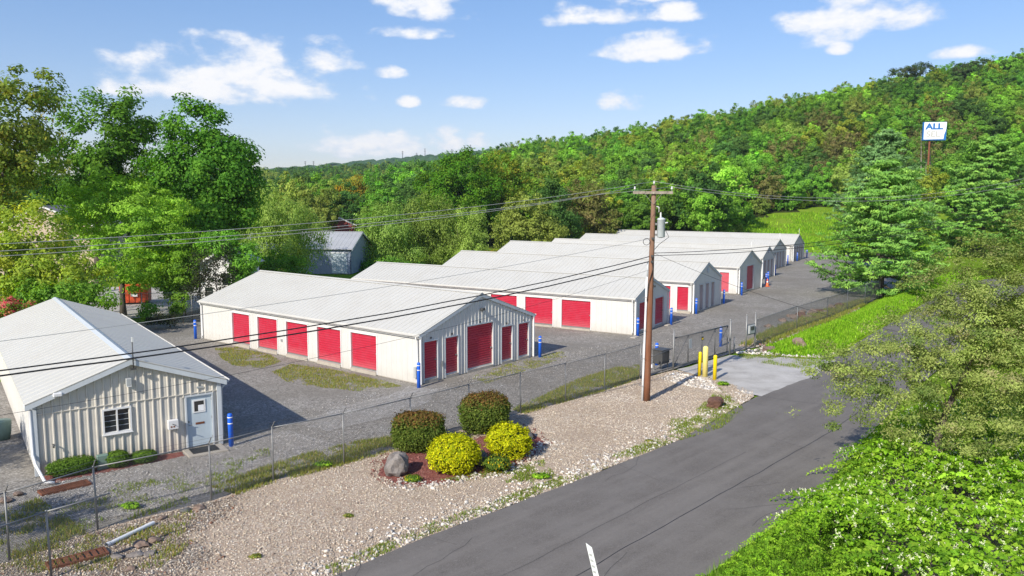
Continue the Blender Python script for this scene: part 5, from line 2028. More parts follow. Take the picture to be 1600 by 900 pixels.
def px_ells(base, Y, lobes, depth=0.9):
    out = []
    for (px, py, rx, ry) in lobes:
        x, y, z = at(px, py, Y)
        out.append((x-base[0], 0.0, z, rx/FPX*Y, rx/FPX*Y*depth, ry/FPX*Y))
    return out


def plant_tree(name, label, px, Y, lobes, n_clumps, clump_r, per, leaf, palette, seed, cat='tree', group=None, tr=0.3, trh=0.62, gz=None, **kw):
    x = at(px, 400, Y)[0]
    z = float(terrain(x, Y))-0.06 if gz is None else gz
    ells = [(a, b, c-z, d, e, f) for (a, b, c, d, e, f) in px_ells((x, Y), Y, lobes)]
    cm, tm = make_tree(seed, ells, n_clumps, clump_r, per, leaf, palette, trunk=(0, 0, tr, trh), **kw)
    root = empty(name, (x, Y, z), 0, label, cat, group)
    link('crown', cm, None, root)
    link('trunk', tm, None, root)
    return root


DEEP = [((0.062, 0.176, 0.024), 3), ((0.094, 0.238, 0.033), 3), ((0.154, 0.330, 0.041), 2)]
MIDG = [((0.126, 0.273, 0.037), 3), ((0.189, 0.366, 0.046), 3), ((0.105, 0.221, 0.043), 2)]
LIGHT = [((0.198, 0.388, 0.044), 3), ((0.258, 0.465, 0.061), 3), ((0.147, 0.292, 0.041), 2)]
YELL = [((0.288, 0.362, 0.045), 3), ((0.227, 0.317, 0.045), 3), ((0.348, 0.348, 0.054), 1), ((0.167, 0.242, 0.038), 2)]
OLIVE = [((0.225, 0.300, 0.060), 3), ((0.280, 0.350, 0.080), 3), ((0.175, 0.240, 0.050), 2)]
WILLOW = [((0.275, 0.395, 0.085), 3), ((0.335, 0.455, 0.110), 2), ((0.205, 0.310, 0.060), 3)]
BROWN = [((0.195, 0.180, 0.065), 3), ((0.165, 0.170, 0.055), 3), ((0.170, 0.215, 0.050), 3), ((0.24, 0.19, 0.085), 1)]
AUTUMN = [((0.252, 0.252, 0.036), 3), ((0.396, 0.240, 0.024), 2), ((0.156, 0.204, 0.036), 2)]
DARKF = [((0.062, 0.138, 0.034), 3), ((0.088, 0.184, 0.042), 3), ((0.126, 0.220, 0.050), 2)]
SHADED_LEAF = [((0.035, 0.045, 0.026), 3), ((0.055, 0.050, 0.036), 2), ((0.040, 0.065, 0.030), 2)]  # near-black leaf colours with the shade of the spot put into them
PINE = [((0.172, 0.356, 0.069), 3), ((0.230, 0.425, 0.086), 3), ((0.132, 0.276, 0.063), 2), ((0.299, 0.483, 0.092), 1)]
BLUEP = [((0.150, 0.285, 0.100), 3), ((0.195, 0.340, 0.120), 3), ((0.115, 0.220, 0.080), 2)]

# big trees and shrubs at the left
plant_tree('oak_tree', 'tall loose tree at the left edge with yellowing orange leaf tips', 8, 62, [(15, 180, 70, 75), (62, 140, 34, 34), (-30, 260, 80, 70), (40, 250, 60, 60)], 210, 1.0, 80, 0.30, [((0.15, 0.22, 0.04), 3), ((0.22, 0.26, 0.05), 3), ((0.30, 0.22, 0.04), 0.7), ((0.09, 0.16, 0.03), 2)], 11, gap=0.1)
plant_tree('maple_tree', 'big dark green maple in the middle of the left group', 150, 84, [(165, 205, 70, 62), (205, 190, 40, 45), (110, 265, 75, 55), (200, 285, 60, 60), (140, 330, 60, 45)], 230, 1.25, 120, 0.36, DEEP, 12, tr=0.45, gap=0.12)
plant_tree('maple_tree', 'big dark green maple nearest the pale willow, right of the left group', 342, 77, [(305, 215, 52, 58), (345, 265, 58, 70), (375, 290, 34, 60), (262, 285, 40, 66), (320, 345, 66, 45)], 270, 1.15, 135, 0.34, DEEP, 13, tr=0.42, gap=0.08)
plant_tree('locust_tree', 'feathery light green locust in front of the maples', 187, 67, [(175, 315, 68, 48), (235, 350, 68, 55), (130, 380, 55, 50), (225, 415, 70, 46), (275, 395, 40, 44), (170, 300, 40, 30), (265, 330, 40, 30)], 330, 0.85, 95, 0.24, LIGHT, 14, tr=0.28, squash=0.42, aspect=0.5)
plant_tree('shrub_tree', 'yellow green leafy tree behind the office roof at the left edge', 30, 57, [(50, 360, 62, 48), (25, 420, 66, 55), (90, 425, 50, 48), (135, 440, 42, 40), (10, 460, 50, 40)], 250, 0.75, 85, 0.24, YELL, 15, tr=0.2)
plant_tree('shrub', 'low green shrub behind the ridge of the office roof', 120, 55, [(105, 458, 42, 26), (150, 462, 34, 24), (60, 462, 40, 26)], 110, 0.6, 70, 0.2, MIDG, 16, cat='shrub', tr=0.1, trh=0.4)
plant_tree('crape_myrtle', 'shrub with pink blossoms at the left edge behind the office', 20, 50, [(16, 480, 26, 12), (46, 484, 12, 7), (5, 495, 22, 12)], 40, 0.4, 80, 0.15, [((0.60, 0.05, 0.12), 1.2), ((0.66, 0.13, 0.20), 0.8), ((0.13, 0.22, 0.03), 4)], 17, cat='shrub', tr=0.06, trh=0.6)
plant_tree('willow_tree', 'pale weeping willow left of the blue-grey warehouse', 440, 93, [(432, 335, 58, 42), (395, 365, 36, 44), (478, 360, 34, 44), (435, 385, 58, 38)], 260, 1.05, 110, 0.30, WILLOW, 18, tr=0.3, droop=0.7, squash=1.1, aspect=0.34)
plant_tree('shrub', 'dark green thicket under the pale willow', 425, 84, [(432, 415, 48, 22), (392, 418, 28, 26), (470, 420, 26, 16)], 110, 0.7, 80, 0.22, MIDG, 19, cat='shrub', tr=0.12, trh=0.4)
plant_tree('sapling', 'sparse sapling with shade-darkened leaf colours before the white house', 338, 63.5, [(338, 420, 36, 34), (320, 450, 28, 26), (362, 440, 24, 22), (345, 395, 26, 20), (310, 420, 18, 28)], 190, 0.5, 24, 0.15, SHADED_LEAF, 20, cat='tree', tr=0.07, trh=0.8, limb_r=0.03)
plant_tree('shrub', 'green bushy shrub at the left side of the white house', 286, 67, [(286, 425, 24, 34), (270, 450, 22, 24), (300, 400, 18, 22)], 120, 0.6, 70, 0.22, MIDG, 47, cat='shrub', tr=0.08, trh=0.6)
plant_tree('shrub', 'green bushy shrub at the right side of the white house', 382, 64.5, [(384, 412, 24, 34), (372, 438, 18, 22), (352, 384, 30, 20), (330, 380, 22, 16)], 170, 0.55, 70, 0.2, MIDG, 48, cat='shrub', tr=0.08, trh=0.6)
plant_tree('birch_tree', 'pale green birch right of the blue-grey warehouse', 600, 114, [(600, 350, 44, 36), (580, 385, 42, 36), (625, 395, 36, 32)], 190, 1.15, 95, 0.34, WILLOW, 21, mats=('leaf', 'palebark'), tr=0.2, droop=0.4, squash=1.0, aspect=0.4)
plant_tree('birch_tree', 'tallest pale green birch in the middle clump behind the second roof', 672, 118, [(672, 335, 48, 36), (640, 370, 40, 36), (700, 375, 40, 36), (665, 400, 44, 26)], 230, 1.15, 95, 0.34, OLIVE, 22, mats=('leaf', 'palebark'), tr=0.2, droop=0.4, squash=1.0, aspect=0.4)
plant_tree('birch_tree', 'slim pale birch at the right of the middle clump with visible stems', 738, 116, [(735, 350, 28, 36), (742, 390, 26, 34), (722, 400, 22, 24)], 130, 0.95, 85, 0.30, WILLOW, 23, mats=('leaf', 'palebark'), tr=0.14, droop=0.4, squash=1.0, aspect=0.4)
plant_tree('maple_tree', 'bright green maple rising above the pale birches', 715, 160, [(722, 270, 46, 36), (690, 300, 46, 34), (755, 300, 38, 34), (715, 320, 50, 30)], 230, 1.5, 100, 0.46, [((0.08, 0.19, 0.016), 3), ((0.11, 0.23, 0.02), 3), ((0.16, 0.24, 0.025), 2)], 24, tr=0.35)
plant_tree('maple_tree', 'green tree with yellow patches right of the bright maple', 785, 168, [(780, 270, 34, 32), (800, 300, 34, 36), (765, 300, 28, 34)], 150, 1.4, 90, 0.46, [((0.19, 0.24, 0.03), 3), ((0.10, 0.19, 0.02), 3), ((0.30, 0.24, 0.03), 1)], 25, tr=0.3)
plant_tree('small_tree', 'small tree turning orange above the warehouse', 552, 200, [(556, 288, 18, 16), (538, 300, 16, 18), (560, 315, 24, 24)], 90, 1.4, 70, 0.5, AUTUMN, 26, tr=0.2)
plant_tree('shrub_tree', 'olive bushy tree behind the third roof', 820, 128, [(822, 335, 38, 38), (800, 365, 34, 30), (850, 365, 36, 30)], 180, 1.1, 95, 0.36, OLIVE, 27, tr=0.2)
plant_tree('shrub_tree', 'dark blue-green bushy tree behind the third roof', 868, 136, [(862, 320, 34, 40), (880, 355, 36, 32)], 150, 1.2, 95, 0.38, DARKF, 28, tr=0.2)
plant_tree('brown_tree', 'reddish brown leaved tree behind the fourth roof', 915, 146, [(912, 318, 36, 42), (935, 345, 34, 28), (890, 345, 28, 26)], 150, 1.3, 80, 0.42, BROWN, 29, tr=0.22)
plant_tree('shrub', 'low shrubs at the foot of the warehouse wall', 610, 109, [(612, 415, 22, 12), (578, 418, 18, 12), (640, 418, 20, 10), (545, 422, 14, 10)], 70, 0.8, 70, 0.28, MIDG, 30, cat='shrub', tr=0.08, trh=0.4)
plant_tree('shrub', 'low shrubs in autumn colour before the third roof corner', 760, 112, [(775, 402, 24, 9), (745, 412, 26, 9)], 50, 0.8, 70, 0.26, AUTUMN, 31, cat='shrub', tr=0.08, trh=0.4)
for i, (px, Y, lobes) in enumerate(((232, 62, [(232, 485, 16, 12), (222, 492, 12, 8)]), (282, 62.5, [(285, 470, 12, 16), (276, 486, 12, 10)]), (262, 60, [(262, 498, 22, 7), (240, 500, 14, 5)]))):
    plant_tree('shrub', ['sparse weedy shrub below the dumpster', 'thin upright shrub at the back fence', 'added dark brush mound for a dark hump by the back fence'][i], px, Y, lobes, 36, 0.4, 40, 0.16, MIDG if i < 2 else SHADED_LEAF, 40+i, cat='shrub', tr=0.04, trh=0.8)  # third one is added, its near-black leaves stand in for a dark hump
plant_tree('shade_tree', 'leafy tree beyond the left edge shading the office side', -800, 21.0, [(-800, 500, 190, 120), (-800, 620, 150, 90)], 130, 0.6, 90, 0.2, MIDG, 46, tr=0.2)
plant_tree('shrub', 'unseen round shrub beyond the left edge, placed to cast a rounded shadow', -480, 17.8, [(-480, 650, 105, 70)], 90, 0.35, 70, 0.10, MIDG, 45, cat='shrub', tr=0.05, trh=0.5)  # out of view, put there so its shadow falls into the left corner


def make_pine(seed, H, R, palette, base=0.06, n_br=150, leaf=0.34):
    """white pine: level whorled limbs carrying flat tufted sprays"""
    rng = np.random.default_rng(seed)
    mb = MB()
    mb.tube([(0, 0, -0.1), (0.1, 0, H*0.35), (0.0, 0.1, H*0.7), (0, 0, H*0.97)], [H*0.020, H*0.015, H*0.009, 0.03], 8)
    P, Nn, kk = [], [], []
    cl = 0
    for i in range(n_br):
        t = ((i+rng.random())/n_br)**0.85
        lv = max(9, int(H*1.05))
        t = (math.floor(t*lv)+0.5+rng.normal()*0.12)/lv
        t = min(max(t, 0.0), 0.995)
        z = H*(base+(0.97-base)*t)
        env = (1-t)**0.62*(0.55+0.45*min(1, (t+0.05)/0.16))
        az = rng.random()*6.283 if rng.random() < 0.6 else (i*2.39996)
        L = R*env*(0.55+0.55*rng.random())+0.25
        d = np.array([math.cos(az), math.sin(az), 0])
        rise = 0.02+0.30*t+rng.normal()*0.05
        droop = (1-t)*0.10*L
        m = 6
        pts = [np.array([0, 0, z])+d*L*u+np.array([0, 0, rise*L*u+0.16*L*u**3-droop*math.sin(u*3.14)]) for u in np.linspace(0, 1, m)]
        mb.tube(pts, [0.02+0.018*L*(1-u) for u in np.linspace(0, 1, m)], 4, caps=False)
        ns = int(4+L*3.0)
        for s in range(ns):
            u = 0.28+0.72*(s+rng.random())/ns
            q = pts[0]*(1-u)+pts[-1]*u
            j = min(int(u*(m-1)), m-2)
            f = u*(m-1)-j
            q = pts[j]*(1-f)+pts[j+1]*f
            side = np.cross(d, [0, 0, 1])*rng.normal()*0.30*L*(0.3+0.7*u)*0.9
            q = q+side+np.array([0, 0, 0.06*rng.normal()])
            k = int(20+12*rng.random())
            o = unit(rng.normal(size=(k, 3)))*rng.random((k, 1))**0.5*np.array([0.58, 0.58, 0.15])*(0.8+0.5*rng.random())
            P.append(q+o)
            Nn.append(unit(o*0.7+d*0.45+np.array([0, 0, 0.55])+rng.normal(size=(k, 3))*0.35))
            kk.append(np.full(k, cl))
            cl += 1
    P = np.concatenate(P)
    Nn = np.concatenate(Nn)
    kk = np.concatenate(kk)
    V = leaf_arrays(P, Nn, 1.2*leaf*(0.6+0.8*rng.random(len(P))), 0.27, rng)
    ck = pick_cols(rng, palette, cl, 0.15)
    col = ck[kk]*0.7+pick_cols(rng, palette, len(P), 0.2)*0.3
    return quads_mesh('crown', V, col, M['needle']), mb.mesh('trunk', M['bark'], smooth=True)


def plant_pine(label, x, y, H, R, seed, palette, n_br=150, leaf=0.34, base=0.06):
    n_br = int(n_br*0.72)
    z = float(terrain(x, y))-0.06
    cm, tm = make_pine(seed, H, R, palette, n_br=n_br, leaf=leaf, base=base)
    root = empty('pine_tree', (x, y, z), seed, label, 'tree', 'tall pines by the road')
    link('crown', cm, None, root)
    link('trunk', tm, None, root)


plant_pine('big green pine standing behind the uphill fence, branches reaching low', 38.6, 82.0, 14.2, 7.6, 3, PINE, 170, 0.34, 0.05)
plant_pine('blue-green pine directly behind the big pine', 52.0, 112.0, 20.0, 7.6, 5, BLUEP, 150, 0.42, 0.2)
plant_pine('broad dark pine at the right beyond the road', 81.0, 136.0, 21.0, 10.5, 7, PINE, 200, 0.50, 0.05)
plant_pine('smaller pine at the right edge behind the broad pine', 101.0, 150.0, 15.0, 8.0, 9, PINE, 120, 0.50, 0.05)

# ------------------------------------------------------------------ the wooded hillside


def forest():
    rng = np.random.default_rng(77)
    kinds = {}
    spec = [('green', MIDG, 3), ('bright', LIGHT, 2), ('dark', DARKF, 2), ('yellow', YELL, 1), ('brown', BROWN, 2), ('olive', OLIVE, 2)]
    for nm, pal, cnt in spec:
        kinds[nm] = []
        for j in range(cnt):
            r = np.random.default_rng(hash(nm) % 1000 if False else len(nm)*100+j)
            H = 12.5
            lob = []
            nl = 5
            for a in range(nl):
                an = a*6.283/nl+r.random()
                rr = 1.7+r.random()*0.8
                lob.append((rr*math.cos(an), rr*math.sin(an), 5.2+r.random()*3.2, 2.3+r.random(), 2.3+r.random(), 2.5+r.random()))
            lob.append((0, 0, 9.2+r.random()*1.2, 2.4, 2.4, 2.6))
            lob.append((0, 0, 4.2, 2.6, 2.6, 2.5))
            lob.append((0, 0, 2.2, 2.4, 2.4, 1.6))
            per = 74 if nm != 'brown' else 44
            cm, tm = make_tree(500+len(nm)*10+j, lob, 120, 0.85, per, 0.40, pal, trunk=(0, 0, 0.20, 0.75), mats=('leaf', 'palebark' if nm == 'brown' else 'bark'), sides=4, gap=0.08, aspect=0.7, limb_r=0.06, shell=0.45, jit=0.25, cjit=0.2)
            kinds[nm].append((cm, tm))
    # candidate places
    pts = []
    grid = {}
    tries = 0

    def ok(x, y, d):
        gx, gy = int(x//8), int(y//8)
        for a in range(-1, 2):
            for b in range(-1, 2):
                for (u, v) in grid.get((gx+a, gy+b), ()):
                    if (u-x)**2+(v-y)**2 < d*d:
                        return False
        return True
    clear = CLEAR
    far_pts = []
    while tries < 34000:
        tries += 1
        y = 128+(rng.random()**0.85)*720
        x = rng.uniform(-0.72*y, 0.74*y)
        if x > -14 and y < 164+0.10*max(0, 20-x):
            if not (x > 0.80*52 and False):
                continue
        if x < -14 and y < 168 and x > -60:
            continue
        if x <= -60 and y < 120:
            continue
        if y > 400 and x > 20:
            continue
        if inpoly(np.array([x]), np.array([y]), clear)[0]:
            continue
        d = 6.2 if y < 400 else 8.5
        if not ok(x, y, d):
            continue
        grid.setdefault((int(x//8), int(y//8)), []).append((x, y))
        pts.append((x, y))
    pts.sort(key=lambda p: p[1])

    def kind_of(x, y):
        px = 800+FPX*x/y
        z = terrain(x, y)
        v = mnoise.noise(Vector((x*0.03, y*0.03, 3)))+0.5*mnoise.noise(Vector((x*0.09, y*0.09, 8)))+rng.normal()*0.18
        b = math.exp(-((px-1330)/190.0)**2)*math.exp(-((y-262)/48.0)**2)
        if rng.random() < b*0.42:
            return 'brown'
        if px < 640:
            return 'dark' if v < 0.12 else ('green' if v < 0.35 else 'olive')
        if v < -0.30:
            return 'dark'
        if v < 0.06:
            return 'green'
        if v < 0.26:
            return 'bright'
        if v < 0.48:
            return 'olive'
        return 'yellow' if rng.random() < 0.85 else 'brown'
    look = {'green': 'mid green', 'bright': 'light green', 'dark': 'dark green', 'yellow': 'yellow green', 'brown': 'brownish thin-crowned', 'olive': 'olive green'}
    singles, rest = [], []
    for (x, y) in pts:
        px = 800+FPX*x/y
        if -40 < px < 1640 and y < 330 and len(singles) < 280 and px > 430:
            singles.append((x, y))
        elif -150 < px < 1750:
            rest.append((x, y))
    for (x, y) in singles:
        px = 800+FPX*x/y
        k = kind_of(x, y)
        j = int(rng.integers(len(kinds[k])))
        cm, tm = kinds[k][j]
        s = rng.uniform(0.8, 1.2)*(1.25 if rng.random() < 0.22 else 1.0)
        marks = [(520, 'above the blue-grey warehouse'), (640, 'above the pale birches'), (760, 'beside the bright maple'), (900, 'above the third roof'), (1012, 'left of the utility pole'), (1140, 'right of the utility pole'), (1300, 'above the green clearing'), (1440, 'left of the pole sign'), (9999, 'right of the pole sign')]
        mk = next(t for lim, t in marks if px < lim)
        row = 'front-row' if y < 188 else ('second-row' if y < 215 else ('mid-slope' if y < 262 else 'high'))
        tall = 'tall ' if s > 1.1 else ('small ' if s < 0.9 else '')
        where = mk
        look_k = '%s%s %s' % (tall, row, look[k])
        root = empty('hillside_tree', (x, y, float(terrain(x, y))-0.1), rng.random()*6.28, '%s tree in the woods %s' % (look_k, where), 'tree', '%s trees %s' % (look_k, where))
        root.scale = (s*rng.uniform(0.9, 1.15), s*rng.uniform(0.9, 1.15), s*rng.uniform(0.9, 1.15))
        link('crown', cm, None, root)
        link('trunk', tm, None, root)
    # the rest of the wood, too far to tell apart: one object carrying instanced trees
    names = list(kinds)
    col = bpy.data.collections.new('far_tree_sources')
    srcs = []
    for nm in names:
        cm, tm = kinds[nm][0]
        o = bpy.data.objects.new('far_tree_'+nm, cm)
        col.objects.link(o)
        srcs.append(o)
    vs, idx, sc, rot = [], [], [], []
    order = sorted(range(len(srcs)), key=lambda i: srcs[i].name)
    pos_of = {names[i]: order.index(i) for i in range(len(names))}
    for (x, y) in rest:
        k = kind_of(x, y)
        vs.append((x, y, float(terrain(x, y))-0.1))
        idx.append(pos_of[k])
        sc.append(rng.uniform(0.8, 1.25)*(1.0 if y < 400 else 1.3))
        rot.append(rng.random()*6.28)
    me = bpy.data.meshes.new('far_woodland')
    me.from_pydata(vs, [], [])
    for nm, ty, data in (('pick', 'INT', idx), ('size', 'FLOAT', sc), ('turn', 'FLOAT', rot)):
        a = me.attributes.new(nm, ty, 'POINT')
        a.data.foreach_set('value', np.array(data, dtype=np.int32 if ty == 'INT' else np.float32))
    ob = link('far_woodland', me)
    tag(ob, 'dense far woodland covering the hill and the valley floor', 'woodland', kind='stuff')
    ng = bpy.data.node_groups.new('scatter_trees', 'GeometryNodeTree')
    ng.interface.new_socket('Geometry', in_out='INPUT', socket_type='NodeSocketGeometry')
    ng.interface.new_socket('Geometry', in_out='OUTPUT', socket_type='NodeSocketGeometry')
    gi = ng.nodes.new('NodeGroupInput')
    go = ng.nodes.new('NodeGroupOutput')
    ip = ng.nodes.new('GeometryNodeInstanceOnPoints')
    ci = ng.nodes.new('GeometryNodeCollectionInfo')
    ci.inputs[0].default_value = col
    ci.inputs['Separate Children'].default_value = True
    ci.inputs['Reset Children'].default_value = True

    def named(nm, ty):
        n = ng.nodes.new('GeometryNodeInputNamedAttribute')
        n.data_type = ty
        n.inputs[0].default_value = nm
        return n.outputs[0]
    ng.links.new(gi.outputs[0], ip.inputs['Points'])
    ng.links.new(ci.outputs[0], ip.inputs['Instance'])
    ip.inputs['Pick Instance'].default_value = True
    ng.links.new(named('pick', 'INT'), ip.inputs['Instance Index'])
    ng.links.new(named('size', 'FLOAT'), ip.inputs['Scale'])
    cx = ng.nodes.new('ShaderNodeCombineXYZ')
    ng.links.new(named('turn', 'FLOAT'), cx.inputs[2])
    ng.links.new(cx.outputs[0], ip.inputs['Rotation'])
    ng.links.new(ip.outputs[0], go.inputs[0])
    md = ob.modifiers.new('trees', 'NODES')
    md.node_group = ng
    print('forest singles', len(singles), 'rest', len(rest))


forest()


# trees that stand out on the hillside
SKYD = [((0.050, 0.085, 0.030), 3), ((0.070, 0.105, 0.035), 2), ((0.085, 0.095, 0.045), 1)]
for i, (px, py, rx, ry, lb) in enumerate(((1412, 110, 20, 7, 'dark flat-topped tree on the skyline left of the pole sign'), (1440, 106, 20, 9, 'dark flat-topped tree on the skyline just left of the pole sign'), (1502, 108, 15, 12, 'dark tree on the skyline right of the pole sign'), (1540, 100, 22, 10, 'broad dark tree on the skyline at the right'), (1582, 96, 18, 10, 'dark tree on the skyline at the right edge'))):
    plant_tree('skyline_tree', lb, px, 345, [(px, py, rx, ry), (px-rx*0.7, py+5, rx*0.6, ry*0.6), (px+rx*0.6, py+6, rx*0.6, ry*0.6), (px, py+28, rx*0.8, 14)], 70, 1.5, 45, 0.6, SKYD, 800+i, tr=0.3, trh=0.85, sides=4, squash=0.5)
for i, (px, Y, t_, b_, lb) in enumerate(((1434, 205, 196, 260, 'pale bare trunk close left of the pole sign'), (1441, 207, 200, 262, 'pale leaning bare trunk beside the pole sign'), (1448, 206, 208, 262, 'thin pale bare trunk behind the sign pole'))):
    plant_tree('bare_tree', lb, px, Y, [(px, t_+16, 11, 16), (px+3, t_+34, 12, 14)], 34, 0.9, 9, 0.4, BROWN, 820+i, tr=0.28, trh=0.98, mats=('leaf', 'palebark'), sides=4, limb_r=0.09, group='pale bare trees on the slope')

for i, (px, Y, lobes, pal_, lb) in enumerate(((1456, 188, [(1456, 285, 26, 26), (1440, 300, 20, 18)], YELL, 'yellow green shrub hiding the foot of the pole sign'), (1420, 180, [(1420, 300, 16, 16)], MIDG, 'green shrub between the blue-green pine and the pole sign'), (1500, 176, [(1500, 300, 20, 20)], LIGHT, 'light green shrub right of the foot of the pole sign'))):
    plant_tree('shrub', lb, px, Y, lobes, 80, 1.1, 60, 0.42, pal_, 840+i, cat='shrub', tr=0.12, trh=0.5, sides=4)
# ------------------------------------------------------------------ the near tree, thicket, shrubs, weeds, loose stone
def near_tree():
    bx, by = 14.6, 26.6
    E = [(13.4, 26.6, 4.5, 2.6, 2.2, 1.7), (16.8, 27.8, 6.3, 3.0, 2.6, 2.2), (10.7, 25.8, 2.95, 1.5, 1.0, 0.65), (11.3, 26.4, 4.5, 1.5, 1.1, 0.95), (13.6, 25.4, 2.6, 2.3, 1.5, 1.0),
         (17.6, 25.6, 4.2, 2.8, 2.2, 2.1), (20.2, 28, 8.3, 2.8, 2.2, 2.2), (12.3, 26.2, 3.5, 1.7, 1.3, 0.9), (15.6, 26.2, 4.6, 2.2, 2.0, 1.9), (18.6, 26.8, 5.8, 2.6, 2.2, 2.3), (16.2, 24.8, 2.6, 2.4, 1.6, 1.2),
         (15.0, 27.2, 6.0, 1.9, 1.8, 1.3), (16.5, 27.4, 7.4, 1.9, 1.8, 1.4), (18.0, 27.6, 8.7, 1.9, 1.7, 1.4)]
    ells = [(a-bx, b-by, c, d, e, f) for (a, b, c, d, e, f) in E]
    pal = [((0.235, 0.295, 0.075), 3), ((0.310, 0.365, 0.110), 3), ((0.155, 0.215, 0.050), 3), ((0.36, 0.33, 0.17), 0.8), ((0.110, 0.175, 0.045), 1.5)]
    cm, tm = make_tree(91, ells, 1150, 0.40, 155, 0.095, pal, trunk=(0, 0, 0.16, 0.55), mats=('leaf_one', 'bark'), aspect=0.42, squash=0.55, shell=0.25, limb_r=0.06, jit=0.3, cjit=0.24, gap=0.42, up=0.7)
    root = empty('near_tree', (bx, by, 0), 0, 'large airy olive green tree leaning over the road at the right', 'tree')
    link('crown', cm, None, root)
    link('trunk', tm, None, root)


near_tree()

THICK = [(3.2, 16.5), (5.0, 19.4), (7.2, 21.9), (9.4, 24.2), (11.3, 26.5), (13.3, 29.3), (15.6, 32.4), (19, 36), (25.5, 36.5), (20.5, 28), (16, 21.5), (12.3, 15.8), (4, 14.8)]


def thick_h(x, y):
    d = polydist(x, y, THICK[:8]+[(26, 60), (60, 40), (40, -10), (0, -10)])
    lump = np.array([1.2*mnoise.noise(Vector((a*0.42, b*0.42, 2.0)))+0.6*mnoise.noise(Vector((a*1.2, b*1.2, 5.0))) for a, b in zip(np.ravel(x), np.ravel(y))])
    return 0.35+(1.25-0.035*np.clip(np.ravel(y)-20, 0, 16))*sstep(d/1.7)+np.maximum(0.65*lump, -0.30)*sstep(d/1.2)


def sample_poly(rng, poly, n):
    P = np.array(poly)
    lo, hi = P.min(0), P.max(0)
    out = []
    tot = 0
    while tot < n:
        q = lo+(hi-lo)*rng.random((n*2, 2))
        q = q[inpoly(q[:, 0], q[:, 1], poly)]
        out.append(q)
        tot += len(q)
    return np.concatenate(out)[:n]


